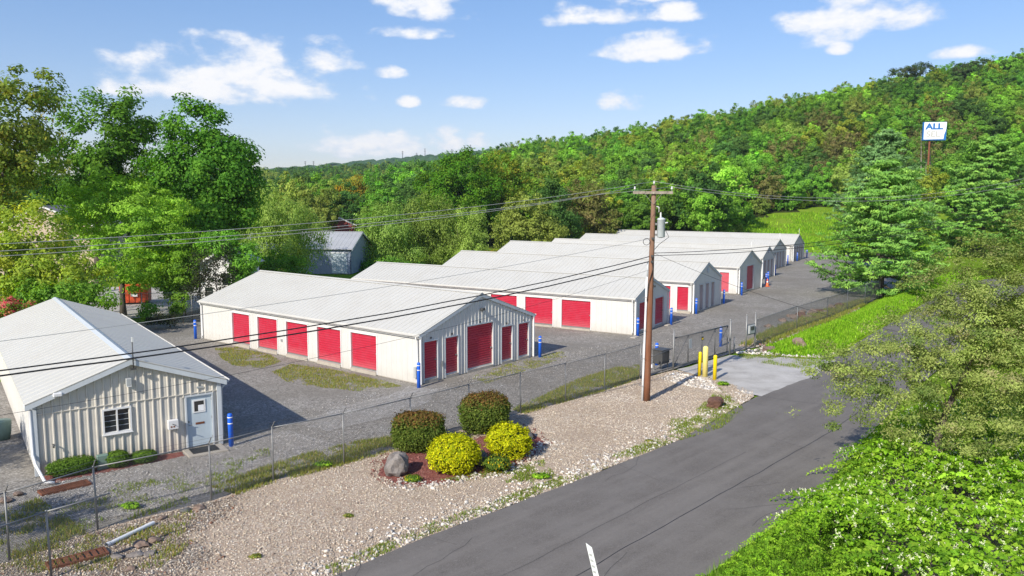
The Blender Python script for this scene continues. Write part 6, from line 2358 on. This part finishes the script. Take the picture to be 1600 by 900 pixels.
def thicket():
    rng = np.random.default_rng(5)
    root = empty('knotweed_thicket', (9, 20, 0), 0, 'bright green knotweed thicket with white flower sprays at the lower right', 'thicket')
    root['kind'] = 'stuff'
    o0 = np.array([9, 20, 0.0])
    ns = 2300
    st = sample_poly(rng, THICK, ns)
    low = (st[:, 0] < 8.4) & (st[:, 1] < 23.6)
    hs_ = thick_h(st[:, 0], st[:, 1])*(0.72+0.38*rng.random(ns))
    PP_, NN_, TT_, SS_, LL_ = [], [], [], [], []
    FL = []
    SI_ = []
    for (x, y), hh, lw in zip(st, hs_, low):
        az = rng.normal()*0.9-1.9
        d = np.array([math.cos(az), math.sin(az), 0])
        L = rng.uniform(0.7, 1.5)*(0.5 if lw else 1)
        side = np.array([-d[1], d[0], 0])
        k = int(L/(0.017 if lw else 0.040))
        u = (np.arange(k)+rng.random(k)*0.5)/k
        c0 = np.array([x, y, hh*0.80])
        pos = c0+d*(u*L)[:, None]+np.array([0, 0, 1.0])*(hh*0.20+0.55*L*u-0.75*L*u*u)[:, None]
        sg = np.where(np.arange(k) % 2 == 0, 1.0, -1.0)[:, None]
        tt = unit(side*sg*0.9+d*0.5+np.array([0, 0, -0.25])+rng.normal(size=(k, 3))*0.22)
        nn = unit(np.array([0, 0, 1.0])+side*sg*0.25-d*0.10+np.array([-0.15, -0.25, 0])+rng.normal(size=(k, 3))*0.42)
        PP_.append(pos+rng.normal(size=(k, 3))*0.012)
        NN_.append(nn)
        TT_.append(tt)
        SS_.append((0.075 if lw else 0.124)*(0.65+0.6*rng.random(k))*(1.0-0.35*u))
        LL_.append(np.full(k, lw))
        SI_.append(np.full(k, len(SI_)))
        if not lw and rng.random() < 0.40:
            for m in range(int(rng.integers(2, 6))):
                uu = rng.uniform(0.35, 0.95)
                b0 = c0+d*uu*L+np.array([0, 0, hh*0.20+0.55*L*uu-0.75*L*uu*uu+0.02])
                fd = unit(d*0.3+side*rng.normal()*0.7+np.array([0, 0, 0.9]))
                fl = rng.uniform(0.07, 0.16)
                FL.append(b0+fd*(rng.random((14, 1))*fl)+rng.normal(size=(14, 3))*0.010)
    P = np.concatenate(PP_)-o0
    N = np.concatenate(NN_)
    T0 = np.concatenate(TT_)
    size = np.concatenate(SS_)
    lowpart = np.concatenate(LL_)
    n = len(P)
    t = T0
    t = unit(t-(t*N).sum(1, keepdims=True)*N)
    b = np.cross(N, t)
    s = size[:, None]
    asp = np.where(lowpart, 0.24, 0.40)[:, None]
    v0 = P
    v1 = P+b*s*asp+t*s*0.12+N*s*0.10
    v2 = P+b*s*asp*0.8+t*s*0.55+N*s*0.08
    v3 = P+t*s*1.0-N*s*0.06
    v4 = P-b*s*asp*0.8+t*s*0.55+N*s*0.08
    v5 = P-b*s*asp+t*s*0.12+N*s*0.10
    V = np.stack([v0, v1, v2, v3, v4, v5], 1).reshape(-1, 3)
    base = np.arange(n)*6
    F = np.stack([base, base+1, base+2, base+3, base, base+3, base+4, base+5], 1).reshape(-1)
    pal = [((0.165, 0.330, 0.020), 3), ((0.230, 0.405, 0.030), 3), ((0.310, 0.460, 0.050), 1.5), ((0.105, 0.225, 0.020), 2.5), ((0.075, 0.160, 0.018), 1)]
    si = np.concatenate(SI_)
    cs = pick_cols(rng, pal, int(si.max())+1, 0.25)
    c = cs[si]*0.65+pick_cols(rng, pal, n, 0.2)*0.35
    me = np_mesh('leaves', V, 4, F, M['grassblade'], np.repeat(c, 6, axis=0))
    link('leaves', me, None, root)['kind'] = 'stuff'
    # flower sprays
    PP = np.concatenate(FL)-o0
    NN = unit(rng.normal(size=PP.shape)+np.array([0, -0.3, 0.6]))
    V = leaf_arrays(PP, NN, 0.030, 0.8, rng)
    link('flowers', quads_mesh('flowers', V, pick_cols(rng, [((0.72, 0.74, 0.50), 2), ((0.80, 0.80, 0.62), 1)], len(PP), 0.06), M['grassblade']), None, root)['kind'] = 'stuff'
    # stalks
    q3 = sample_poly(rng, THICK, 420)
    h3 = thick_h(q3[:, 0], q3[:, 1])
    mb = MB()
    for (x, y), hh in zip(q3, h3):
        if x < 8.6 and y < 23.8:
            continue
        mb.tube([(x-9, y-20, -0.05), (x-9+rng.normal()*0.08, y-20-0.1, hh*0.6), (x-9+rng.normal()*0.15, y-20-0.2, hh*0.95)], [0.014, 0.011, 0.006], 4, caps=False)
    mb.build('stalks', M['bark'], root)['kind'] = 'stuff'


thicket()
tag(sheet('verge_soil', [(x+0.25, y-0.15) for (x, y) in THICK], 0.003, M['dirt'], 0.5, 0.1, 31), kind='structure')


def clipped_bush(name, label, loc, rx, ry, h, pal, top_pal, seed, n, leaf, power=3.0, group=None, lump=0.06, flat=0.85, cat='shrub', rz=0.0, topz=0.72):
    rng = np.random.default_rng(seed)
    root = empty(name, loc, rz, label, cat, group)
    d = unit(rng.normal(size=(n, 3)))
    d[:, 2] = np.abs(d[:, 2])*np.where(rng.random(n) < 0.35, -0.8, 1)
    # superellipsoid radius
    a = np.abs(d)
    r = (a[:, 0]**power+a[:, 1]**power+a[:, 2]**power)**(-1/power)
    lum = np.array([mnoise.noise(Vector((x*2.3, y*2.3, z*2.3+seed))) for x, y, z in d])+0.6*np.array([mnoise.noise(Vector((x*6, y*6, z*6+seed))) for x, y, z in d])
    r = r*(1+lump*lum)*(1-0.16*rng.random(n)**2+0.16*rng.random(n)**9)+rng.normal(size=n)*0.02
    P = d*r[:, None]*np.array([rx, ry, h/2])+np.array([0, 0, h/2])
    keep = P[:, 2] > 0.03
    P, d, = P[keep], d[keep]
    n = len(P)
    N = unit(d*np.array([1/rx, 1/ry, 2/h])*0.7+rng.normal(size=(n, 3))*0.45+np.array([0, 0, 0.15]))
    V = leaf_arrays(P, N, leaf*(0.6+0.8*rng.random(n)), 0.6, rng)
    c = pick_cols(rng, pal, n, 0.22)
    if top_pal:
        zt = P[:, 2]/h+0.10*rng.normal(size=n)
        c2 = pick_cols(rng, top_pal, n, 0.22)
        f = np.clip((zt-topz)/0.14, 0, 1)[:, None]*(0.55+0.45*rng.random((n, 1)))
        c = c*(1-f)+c2*f
    link('foliage', quads_mesh('foliage', V, c, M['leaf_one']), None, root)
    # solid dark hull added inside: paints the inner shade, stops see-through
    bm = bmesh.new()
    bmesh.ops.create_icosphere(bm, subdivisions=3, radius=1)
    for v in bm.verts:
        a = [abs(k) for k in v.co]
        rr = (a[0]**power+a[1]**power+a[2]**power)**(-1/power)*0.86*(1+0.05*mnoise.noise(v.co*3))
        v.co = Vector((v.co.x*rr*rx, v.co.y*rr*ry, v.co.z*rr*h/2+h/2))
    bm_obj('inner_shade_hull', bm, M['core'], root)
    for k in range(5):
        an = k*1.26
        MB().tube([(0.1*math.cos(an), 0.1*math.sin(an), -0.05), (0.3*rx*math.cos(an), 0.3*ry*math.sin(an), h*0.4)], [0.025, 0.012], 5).build('stem', M['bark'], root)
    return root


M['core'] = paint('inner_shade_hull', (0.020, 0.040, 0.010), 0.9, 0.2, 6.0, streak=False, spec=0.1)  # near-black green standing in for the shade inside a bush
BUR = [((0.111, 0.156, 0.029), 3), ((0.078, 0.124, 0.023), 3), ((0.150, 0.195, 0.039), 2)]
BURTOP = [((0.194, 0.094, 0.037), 3), ((0.150, 0.081, 0.033), 3), ((0.244, 0.106, 0.037), 1)]
GOLD = [((0.46, 0.47, 0.010), 4), ((0.36, 0.40, 0.012), 3), ((0.54, 0.53, 0.025), 2), ((0.22, 0.29, 0.014), 1.5)]
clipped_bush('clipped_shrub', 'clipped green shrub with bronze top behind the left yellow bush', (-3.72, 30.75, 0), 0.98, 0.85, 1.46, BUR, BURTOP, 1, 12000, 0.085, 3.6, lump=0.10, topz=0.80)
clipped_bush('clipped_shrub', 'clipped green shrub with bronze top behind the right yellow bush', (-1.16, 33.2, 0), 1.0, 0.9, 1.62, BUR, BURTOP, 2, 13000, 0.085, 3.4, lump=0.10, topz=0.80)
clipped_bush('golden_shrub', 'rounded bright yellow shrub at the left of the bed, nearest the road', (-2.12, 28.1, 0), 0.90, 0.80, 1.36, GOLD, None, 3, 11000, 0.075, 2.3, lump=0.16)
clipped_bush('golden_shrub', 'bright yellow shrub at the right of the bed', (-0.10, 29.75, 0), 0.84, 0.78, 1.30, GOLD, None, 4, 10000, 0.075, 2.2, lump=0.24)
HEDGE = [((0.056, 0.112, 0.020), 3), ((0.091, 0.168, 0.028), 3), ((0.140, 0.238, 0.039), 1)]
ar = off.rotation_euler.z
for i, (lx, rx, h, lb) in enumerate(((1.05, 0.78, 0.62, 'long low dark green hedge at the left corner of the office'), (2.55, 0.38, 0.58, 'small round green hedge below the office window'), (3.45, 0.45, 0.42, 'low green hedge between the window and the drop box'))):
    p = local_pt(off, (lx, -0.52))
    clipped_bush('hedge', lb, (p[0], p[1], 0), rx, 0.40, h, HEDGE, [((0.13, 0.22, 0.03), 1)], 20+i, 7000 if i == 0 else 4500, 0.050, 2.8, lump=0.12, rz=ar, cat='hedge', topz=0.78)
gp_ = G(776, 742)
clipped_bush('flowering_plant', 'loose low plant with small yellow flowers beside the right yellow bush', (gp_[0], gp_[1]+0.3, 0), 0.50, 0.42, 0.62, [((0.09, 0.15, 0.025), 4), ((0.13, 0.20, 0.03), 3), ((0.62, 0.46, 0.02), 1)], None, 31, 1800, 0.075, 2.0, lump=0.35, cat='plant')
gp_ = G(645, 755)
clipped_bush('flowering_plant', 'tiny green plant with yellow dots before the grey boulder', (gp_[0], gp_[1]+0.1, 0), 0.30, 0.22, 0.26, [((0.14, 0.24, 0.03), 4), ((0.10, 0.18, 0.02), 3), ((0.62, 0.50, 0.03), 1)], None, 32, 700, 0.06, 2.0, lump=0.35, cat='plant')

# mulch bed under the shrubs, slightly raised
BED = [G(*p) for p in ((594, 722), (596, 742), (622, 758), (668, 756), (712, 752), (752, 742), (796, 736), (832, 712), (853, 694), (838, 678), (806, 664), (772, 680), (736, 688), (690, 694), (650, 706), (612, 710))]
sheet('mulch_bed', BED, 0.022, M['mulch'], 0.2, 0.24, 41)

BED_IN = [(x*0.88+cxb*0.12, y*0.88+cyb*0.12) for (x, y) in BED for cxb, cyb in [(-1.6, 30.0)]]

# loose stones


def stones(name, label, poly, n, s0, s1, cols, seed, z=0.01, edge=None, keep_out=None, octa=False):
    rng = np.random.default_rng(seed)
    q = sample_poly(rng, poly, n)
    if edge is not None:
        d = polydist(q[:, 0], q[:, 1], edge[0])
        q = q[rng.random(len(q)) < np.exp(-(d/edge[1])**2)]
    q = q[(q[:, 1] > 17.6) & (q[:, 0] > -0.70*q[:, 1])]
    if keep_out is not None:
        q = q[~inpoly(q[:, 0], q[:, 1], keep_out)]
    n = len(q)
    bm = bmesh.new()
    bmesh.ops.create_icosphere(bm, subdivisions=1, radius=1)
    bv = np.array([v.co[:] for v in bm.verts])
    bf = np.array([[v.index for v in f.verts] for f in bm.faces])
    bm.free()
    if octa:
        bv = np.array([(1, 0, 0), (-1, 0, 0), (0, 1, 0), (0, -1, 0), (0.2, 0.1, 1), (0, 0, -1)], float)
        bf = np.array([(0, 2, 4), (2, 1, 4), (1, 3, 4), (3, 0, 4), (2, 0, 5), (1, 2, 5), (3, 1, 5), (0, 3, 5)])
    sz = (s0+(s1-s0)*rng.random(n)**2.2)
    V = bv[None]*(1+0.28*rng.normal(size=(n, len(bv), 1)))
    an = rng.random(n)*6.283
    ca, sa = np.cos(an)[:, None], np.sin(an)[:, None]
    st = np.stack([sz*(0.8+0.6*rng.random(n)), sz*(0.6+0.4*rng.random(n)), sz*(0.45+0.35*rng.random(n))], 1)
    V = V*st[:, None, :]
    X = V[..., 0]*ca-V[..., 1]*sa
    Y = V[..., 0]*sa+V[..., 1]*ca
    W_ = np.stack([X+q[:, 0][:, None], Y+q[:, 1][:, None], V[..., 2]+z+st[:, 2][:, None]*0.45], -1)
    F = (bf[None]+(np.arange(n)*len(bv))[:, None, None]).reshape(-1)
    c = pick_cols(rng, cols, n, 0.16)
    pv = np.array([mnoise.noise(Vector((x*0.45, y*0.45, seed)))+0.5*mnoise.noise(Vector((x*1.3, y*1.3, seed+4))) for x, y in q])[:, None]
    c = c*(1+0.22*pv)*np.array([1+0.0*seed, 1, 1])-np.clip(pv-0.15, 0, 1)*np.array([0.05, 0.0, -0.06])
    c = np.clip(c, 0.02, 0.9)
    me = np_mesh(name, W_.reshape(-1, 3), 3, F, M['stones'], np.repeat(c, len(bv), axis=0))
    o = link(name, me)
    tag(o, label, 'stones', kind='stuff')


TANC = [((0.57, 0.475, 0.36), 3), ((0.64, 0.55, 0.435), 3), ((0.47, 0.38, 0.29), 2), ((0.71, 0.64, 0.54), 1.5), ((0.34, 0.26, 0.20), 0.8)]
WHITEC = [((0.66, 0.60, 0.52), 3), ((0.72, 0.68, 0.62), 3), ((0.52, 0.46, 0.39), 2), ((0.36, 0.31, 0.27), 1)]
GREYC = [((0.34, 0.32, 0.30), 3), ((0.44, 0.42, 0.39), 3), ((0.25, 0.23, 0.21), 2), ((0.56, 0.54, 0.51), 1)]
BROWNC = [((0.26, 0.20, 0.15), 3), ((0.36, 0.29, 0.23), 2), ((0.44, 0.40, 0.35), 2), ((0.24, 0.11, 0.06), 1)]
stones('strip_stones', 'small tan stones covering the landscape strip', strip, 60000, 0.016, 0.040, TANC, 1, keep_out=BED, octa=True)
rd_edge = [(x-0.35, y+0.25) for (x, y) in ROAD_L[1:7]]
stones('road_edge_stones', 'larger white stones along the road edge', strip, 15000, 0.03, 0.075, WHITEC, 2, edge=(rd_edge+rd_edge[::-1], 0.8), keep_out=BED)
stones('bed_edge_stones', 'white stones ringing the red mulch bed', strip, 24000, 0.03, 0.085, WHITEC, 3, edge=(BED[2:9], 0.4), keep_out=BED_IN)
stones('drain_stones', 'brown and grey stones round the drain at the lower left', [(-17.5, 14), (-14.2, 20.2), (-12.6, 22.7), (-9.2, 25.9), (-8.6, 24.3), (-9.2, 22.6), (-8.0, 21.2), (-8.6, 18.5), (-10.5, 14.5)], 8000, 0.016, 0.055, BROWNC, 4, octa=True)
stones('office_stones', 'pale crushed stones before the office', [(-15.0, 24.4), (-13.0, 23.2), (-9.9, 26.0), (-8.4, 27.8), (-6.2, 29.8), (-7.2, 31.4), (-9.8, 33.2), (-11.3, 31.6), (-12.2, 30.2), (-16.8, 26.6)], 10000, 0.016, 0.042, GREYC, 5, octa=True)
stones('bank_stones', 'pale rubble at the edge of the driveway below the green bank', [(14.3, 50.4), (17, 52.6), (19.8, 52.2), (21, 50.6), (20, 48.9), (16, 49.9)], 900, 0.03, 0.12, WHITEC, 6)
stones('gate_rubble', 'broken white stones at the foot of the gate', [(8.2, 43.2), (9.4, 44.9), (10.2, 44.0), (11.0, 42.4), (10.9, 40.2), (9.4, 41.4)], 900, 0.025, 0.10, WHITEC, 7)
stones('fence_rubble', 'pale rocks along the foot of the uphill fence', [(15.5, 53.2), (18, 56), (24, 63.5), (31, 72), (33, 71), (27, 64), (21, 57.5), (17, 52.5)], 1500, 0.03, 0.16, BROWNC, 8)
stones('yard_stones', 'scattered grey gravel stones in the near yard', [(-11, 34), (-6, 30.5), (1, 37.5), (7, 44), (13, 50), (12, 56), (4, 52), (-5, 40), (-8, 40)], 18000, 0.015, 0.038, GREYC, 9, octa=True)

# grass and weeds


def blades(name, label, poly, n, h0, h1, pal, seed, zf=None, wid=0.014, patch=None, lean=0.5):
    rng = np.random.default_rng(seed)
    q = sample_poly(rng, poly, n)
    if patch:
        v = np.array([mnoise.noise(Vector((x*patch[0], y*patch[0], seed)))+0.5*mnoise.noise(Vector((x*patch[0]*2.7, y*patch[0]*2.7, seed+9))) for x, y in q])
        q = q[v > patch[1]+0.18*rng.normal(size=len(q))]
    n = len(q)
    z = zf(q[:, 0], q[:, 1]) if zf else np.zeros(n)
    P = np.stack([q[:, 0], q[:, 1], z], 1)
    h = (h0+(h1-h0)*rng.random(n))[:, None]
    an = rng.random(n)*6.283
    d = np.stack([np.cos(an), np.sin(an), np.zeros(n)], 1)
    a2 = rng.random(n)*6.283
    l = np.stack([np.cos(a2), np.sin(a2), np.zeros(n)], 1)*h*lean*rng.random((n, 1))
    w_ = wid*(0.6+0.8*rng.random((n, 1)))
    V = np.stack([P-d*w_, P+d*w_, P+l+np.array([0, 0, 1.0])*h], 1).reshape(-1, 3)
    c = pick_cols(rng, pal, n, 0.22)
    me = np_mesh(name, V, 3, np.arange(3*n), M['grassblade'], np.repeat(c, 3, axis=0))
    o = link(name, me)
    tag(o, label, 'grass', kind='stuff')


DRY = [((0.25, 0.26, 0.06), 3), ((0.20, 0.23, 0.05), 3), ((0.33, 0.27, 0.09), 2), ((0.15, 0.22, 0.04), 2)]
FRESH = [((0.163, 0.338, 0.018), 3), ((0.225, 0.413, 0.025), 3), ((0.300, 0.450, 0.050), 2), ((0.112, 0.250, 0.018), 2)]
WEED = [((0.144, 0.228, 0.030), 3), ((0.192, 0.252, 0.036), 3), ((0.240, 0.240, 0.060), 2)]
FRESH2 = [((0.10, 0.22, 0.02), 3), ((0.15, 0.29, 0.025), 3), ((0.21, 0.33, 0.05), 2), ((0.07, 0.15, 0.015), 2)]
pg = lambda *p: [G(*q) for q in p]
blades('dry_grass', 'dry yellow-green grass patch before the far doors of the nearest storage building', pg((335, 545), (370, 543), (425, 556), (440, 566), (410, 576), (365, 572), (345, 560)), 9000, 0.03, 0.11, DRY, 1, patch=(0.9, -0.25))
blades('dry_grass', 'dry yellow-green grass patch before the near doors of the nearest storage building', pg((425, 582), (455, 570), (520, 578), (600, 596), (628, 604), (560, 612), (500, 606), (450, 598)), 12000, 0.03, 0.12, DRY, 2, patch=(0.9, -0.25))
blades('fence_weeds', 'weedy grass inside the fence near the utility pole', pg((800, 640), (850, 618), (905, 592), (960, 575), (1000, 570), (1000, 592), (945, 612), (880, 630), (820, 648)), 14000, 0.04, 0.18, DRY, 3, patch=(0.7, -0.3))
blades('fence_weeds', 'weedy grass along the fence left of the clipped shrubs', pg((330, 762), (400, 735), (470, 712), (560, 690), (620, 682), (622, 704), (540, 728), (430, 756), (370, 775)), 14000, 0.04, 0.16, DRY, 4, patch=(0.8, -0.2))
blades('office_weeds', 'sparse weeds in the crushed stone before the office', pg((80, 800), (180, 760), (300, 735), (420, 700), (430, 740), (320, 780), (200, 815), (90, 840)), 12000, 0.03, 0.13, WEED, 5, patch=(1.1, 0.16))
blades('gable_weeds', 'thin weeds before the gable of the nearest storage building', pg((735, 590), (790, 570), (840, 558), (880, 548), (885, 558), (830, 578), (760, 600)), 7000, 0.03, 0.10, DRY, 6, patch=(1.0, 0.0))
blades('verge_grass', 'narrow grass fringe along the road edge', [(x+a, y+b) for (x, y, a, b) in ((-4.69, 20.05, -0.05, 0), (-2.6, 22.4, -0.05, 0), (2.28, 27.14, -0.05, 0), (6.92, 31.93, 0, 0), (10.86, 37.2, 0, 0), (10.4, 38.2, 0, 0), (6.4, 32.6, 0, 0), (1.9, 27.7, 0, 0), (-3.0, 22.9, 0, 0), (-5.1, 20.5, 0, 0))], 16000, 0.03, 0.13, WEED, 7, patch=(0.6, 0.02))
blades('driveway_weeds', 'weeds round the brown boulder by the driveway', pg((1040, 660), (1090, 640), (1125, 605), (1165, 640), (1130, 668), (1060, 690)), 8000, 0.03, 0.16, WEED, 8, patch=(0.8, 0.05))
blades('bank_grass', 'bright green grass covering the bank behind the driveway', BANK, 70000, 0.08, 0.28, FRESH, 9, zf=bank_h, wid=0.036, lean=0.7)
blades('bank_edge_grass', 'ragged grass at the right of the driveway apron', pg((1150, 556), (1185, 549), (1262, 556), (1300, 575), (1265, 578), (1180, 566)), 7000, 0.04, 0.2, WEED, 10, patch=(0.8, 0.0))
blades('dirt_weeds', 'scattered weeds in the stony dirt at the lower left', pg((0, 800), (60, 780), (150, 840), (300, 800), (330, 830), (250, 890), (0, 900)), 15000, 0.03, 0.16, DRY, 11, patch=(1.0, 0.08))
stones('mulch_chips', 'loose red mulch chips spilling round the shrub bed', [(x*1.1+0.16, y*1.1-3.0) for (x, y) in BED], 2600, 0.015, 0.05, [((0.24, 0.08, 0.065), 3), ((0.32, 0.13, 0.10), 2), ((0.16, 0.05, 0.04), 2)], 12, z=0.02, octa=True)
blades('bed_weeds', 'low green weeds before the shrub bed', pg((680, 752), (760, 738), (850, 720), (870, 745), (840, 760), (760, 752)), 7000, 0.03, 0.13, WEED, 12, patch=(1.2, 0.15))
blades('thicket_grass', 'tall fine grass at the road edge of the knotweed thicket', [(3.3, 17.2), (5.2, 19.95), (7.2, 22.2), (9.1, 24.3), (11.0, 26.55), (13.0, 29.2), (15.6, 32.6), (16.2, 32.0), (13.9, 28.6), (11.4, 24.9), (10.2, 21.5), (10.2, 17.5), (7, 14)], 38000, 0.10, 0.42, FRESH2, 13, wid=0.011)
blades('uphill_weeds', 'dry weeds among the rocks along the uphill fence', [(15.5, 53.2), (20, 60), (27, 69), (33, 76), (36, 78.5), (33, 73.5), (27, 64.5), (21, 57.8), (17, 52.8)], 22000, 0.06, 0.40, DRY, 14, patch=(0.5, -0.25), wid=0.025)
for i, (px, py) in enumerate(((205, 796), (506, 730), (845, 748), (1130, 602), (545, 808), (400, 872), (1015, 690))):
    x, y = G(px, py)
    clipped_bush('weed', ['bright green weed by the fence before the office', 'bright green weed at the fence left of the shrub bed', 'small green weed right of the shrub bed', 'small green weed at the foot of the yellow bollards', 'tiny weed in the middle of the tan gravel', 'tiny weed in the tan gravel near the bottom edge', 'tiny dry weed in the tan gravel right of the bed'][i], (x, y, 0), 0.30 if i < 4 else 0.16, 0.2 if i < 4 else 0.12, 0.22 if i < 4 else 0.1, FRESH if i < 4 else DRY, None, 60+i, 420 if i < 4 else 160, 0.07, 2.0, lump=0.4, cat='weed')

blades('clearing_grass', 'rough bright grass on the green clearing below the woods', [(52, 150), (58, 200), (66, 214), (96, 224), (104, 196), (92, 150), (70, 128)], 26000, 0.3, 0.9, FRESH, 15, zf=lambda x, y: terrain(x, y)-0.1, wid=0.10, patch=(0.12, -0.1), lean=0.8)
for i, (x, y, r, pal_) in enumerate(((60, 207, 3.2, MIDG), (68, 219, 3.0, OLIVE), (75, 223, 3.4, MIDG), (82, 225, 2.8, YELL), (90, 227, 3.2, MIDG), (98, 229, 3.0, LIGHT), (106, 230, 3.4, MIDG), (52, 190, 3.0, OLIVE), (46, 173, 3.0, MIDG), (112, 219, 3.2, YELL), (92, 176, 2.2, YELL), (99, 178, 2.0, BROWN))):
    cm, tm = make_tree(700+i, [(0, 0, r*0.7, r, r, r*0.8), (r*0.6, 0, r*0.5, r*0.7, r*0.7, r*0.6)], 70, 0.9, 45, 0.5, pal_, trunk=(0, 0, 0.08, 0.5), sides=4, aspect=0.7)
    rt = empty('edge_shrub', (x, y, float(terrain(x, y))-0.1), i, ['bushy green', 'olive', 'dense green', 'yellow green', 'round green', 'light green', 'broad green', 'olive', 'low green', 'yellow', 'yellow', 'brownish'][i]+' shrub at the wood edge '+['left of the clearing', 'at the upper left of the clearing', 'above the clearing', 'top of the clearing', 'above the clearing behind the pine', 'right above the clearing', 'far right of the clearing', 'at the left foot of the clearing', 'nearest the farthest building', 'beside the pole sign foot', 'between the two pines', 'between the pines at the right'][i], 'shrub', 'shrubs round the green clearing')
    link('crown', cm, None, rt)
    link('trunk', tm, None, rt)

# ------------------------------------------------------------------ air: pale even haze round the whole place
hb = MB().box(-1620, 2320, -160, 3320, -9, 190).build('haze', None, None)
tag(hb, kind='stuff')
hm = bpy.data.materials.new('haze_air')
hm.use_nodes = True
hm.node_tree.nodes.clear()
ho = hm.node_tree.nodes.new('ShaderNodeOutputMaterial')
hv = hm.node_tree.nodes.new('ShaderNodeVolumePrincipled')
hv.inputs['Color'].default_value = (0.75, 0.86, 1.0, 1)
hv.inputs['Density'].default_value = 0.00011
hv.inputs['Anisotropy'].default_value = 0.2
hm.node_tree.links.new(hv.outputs[0], ho.inputs['Volume'])
hb.data.materials.append(hm)
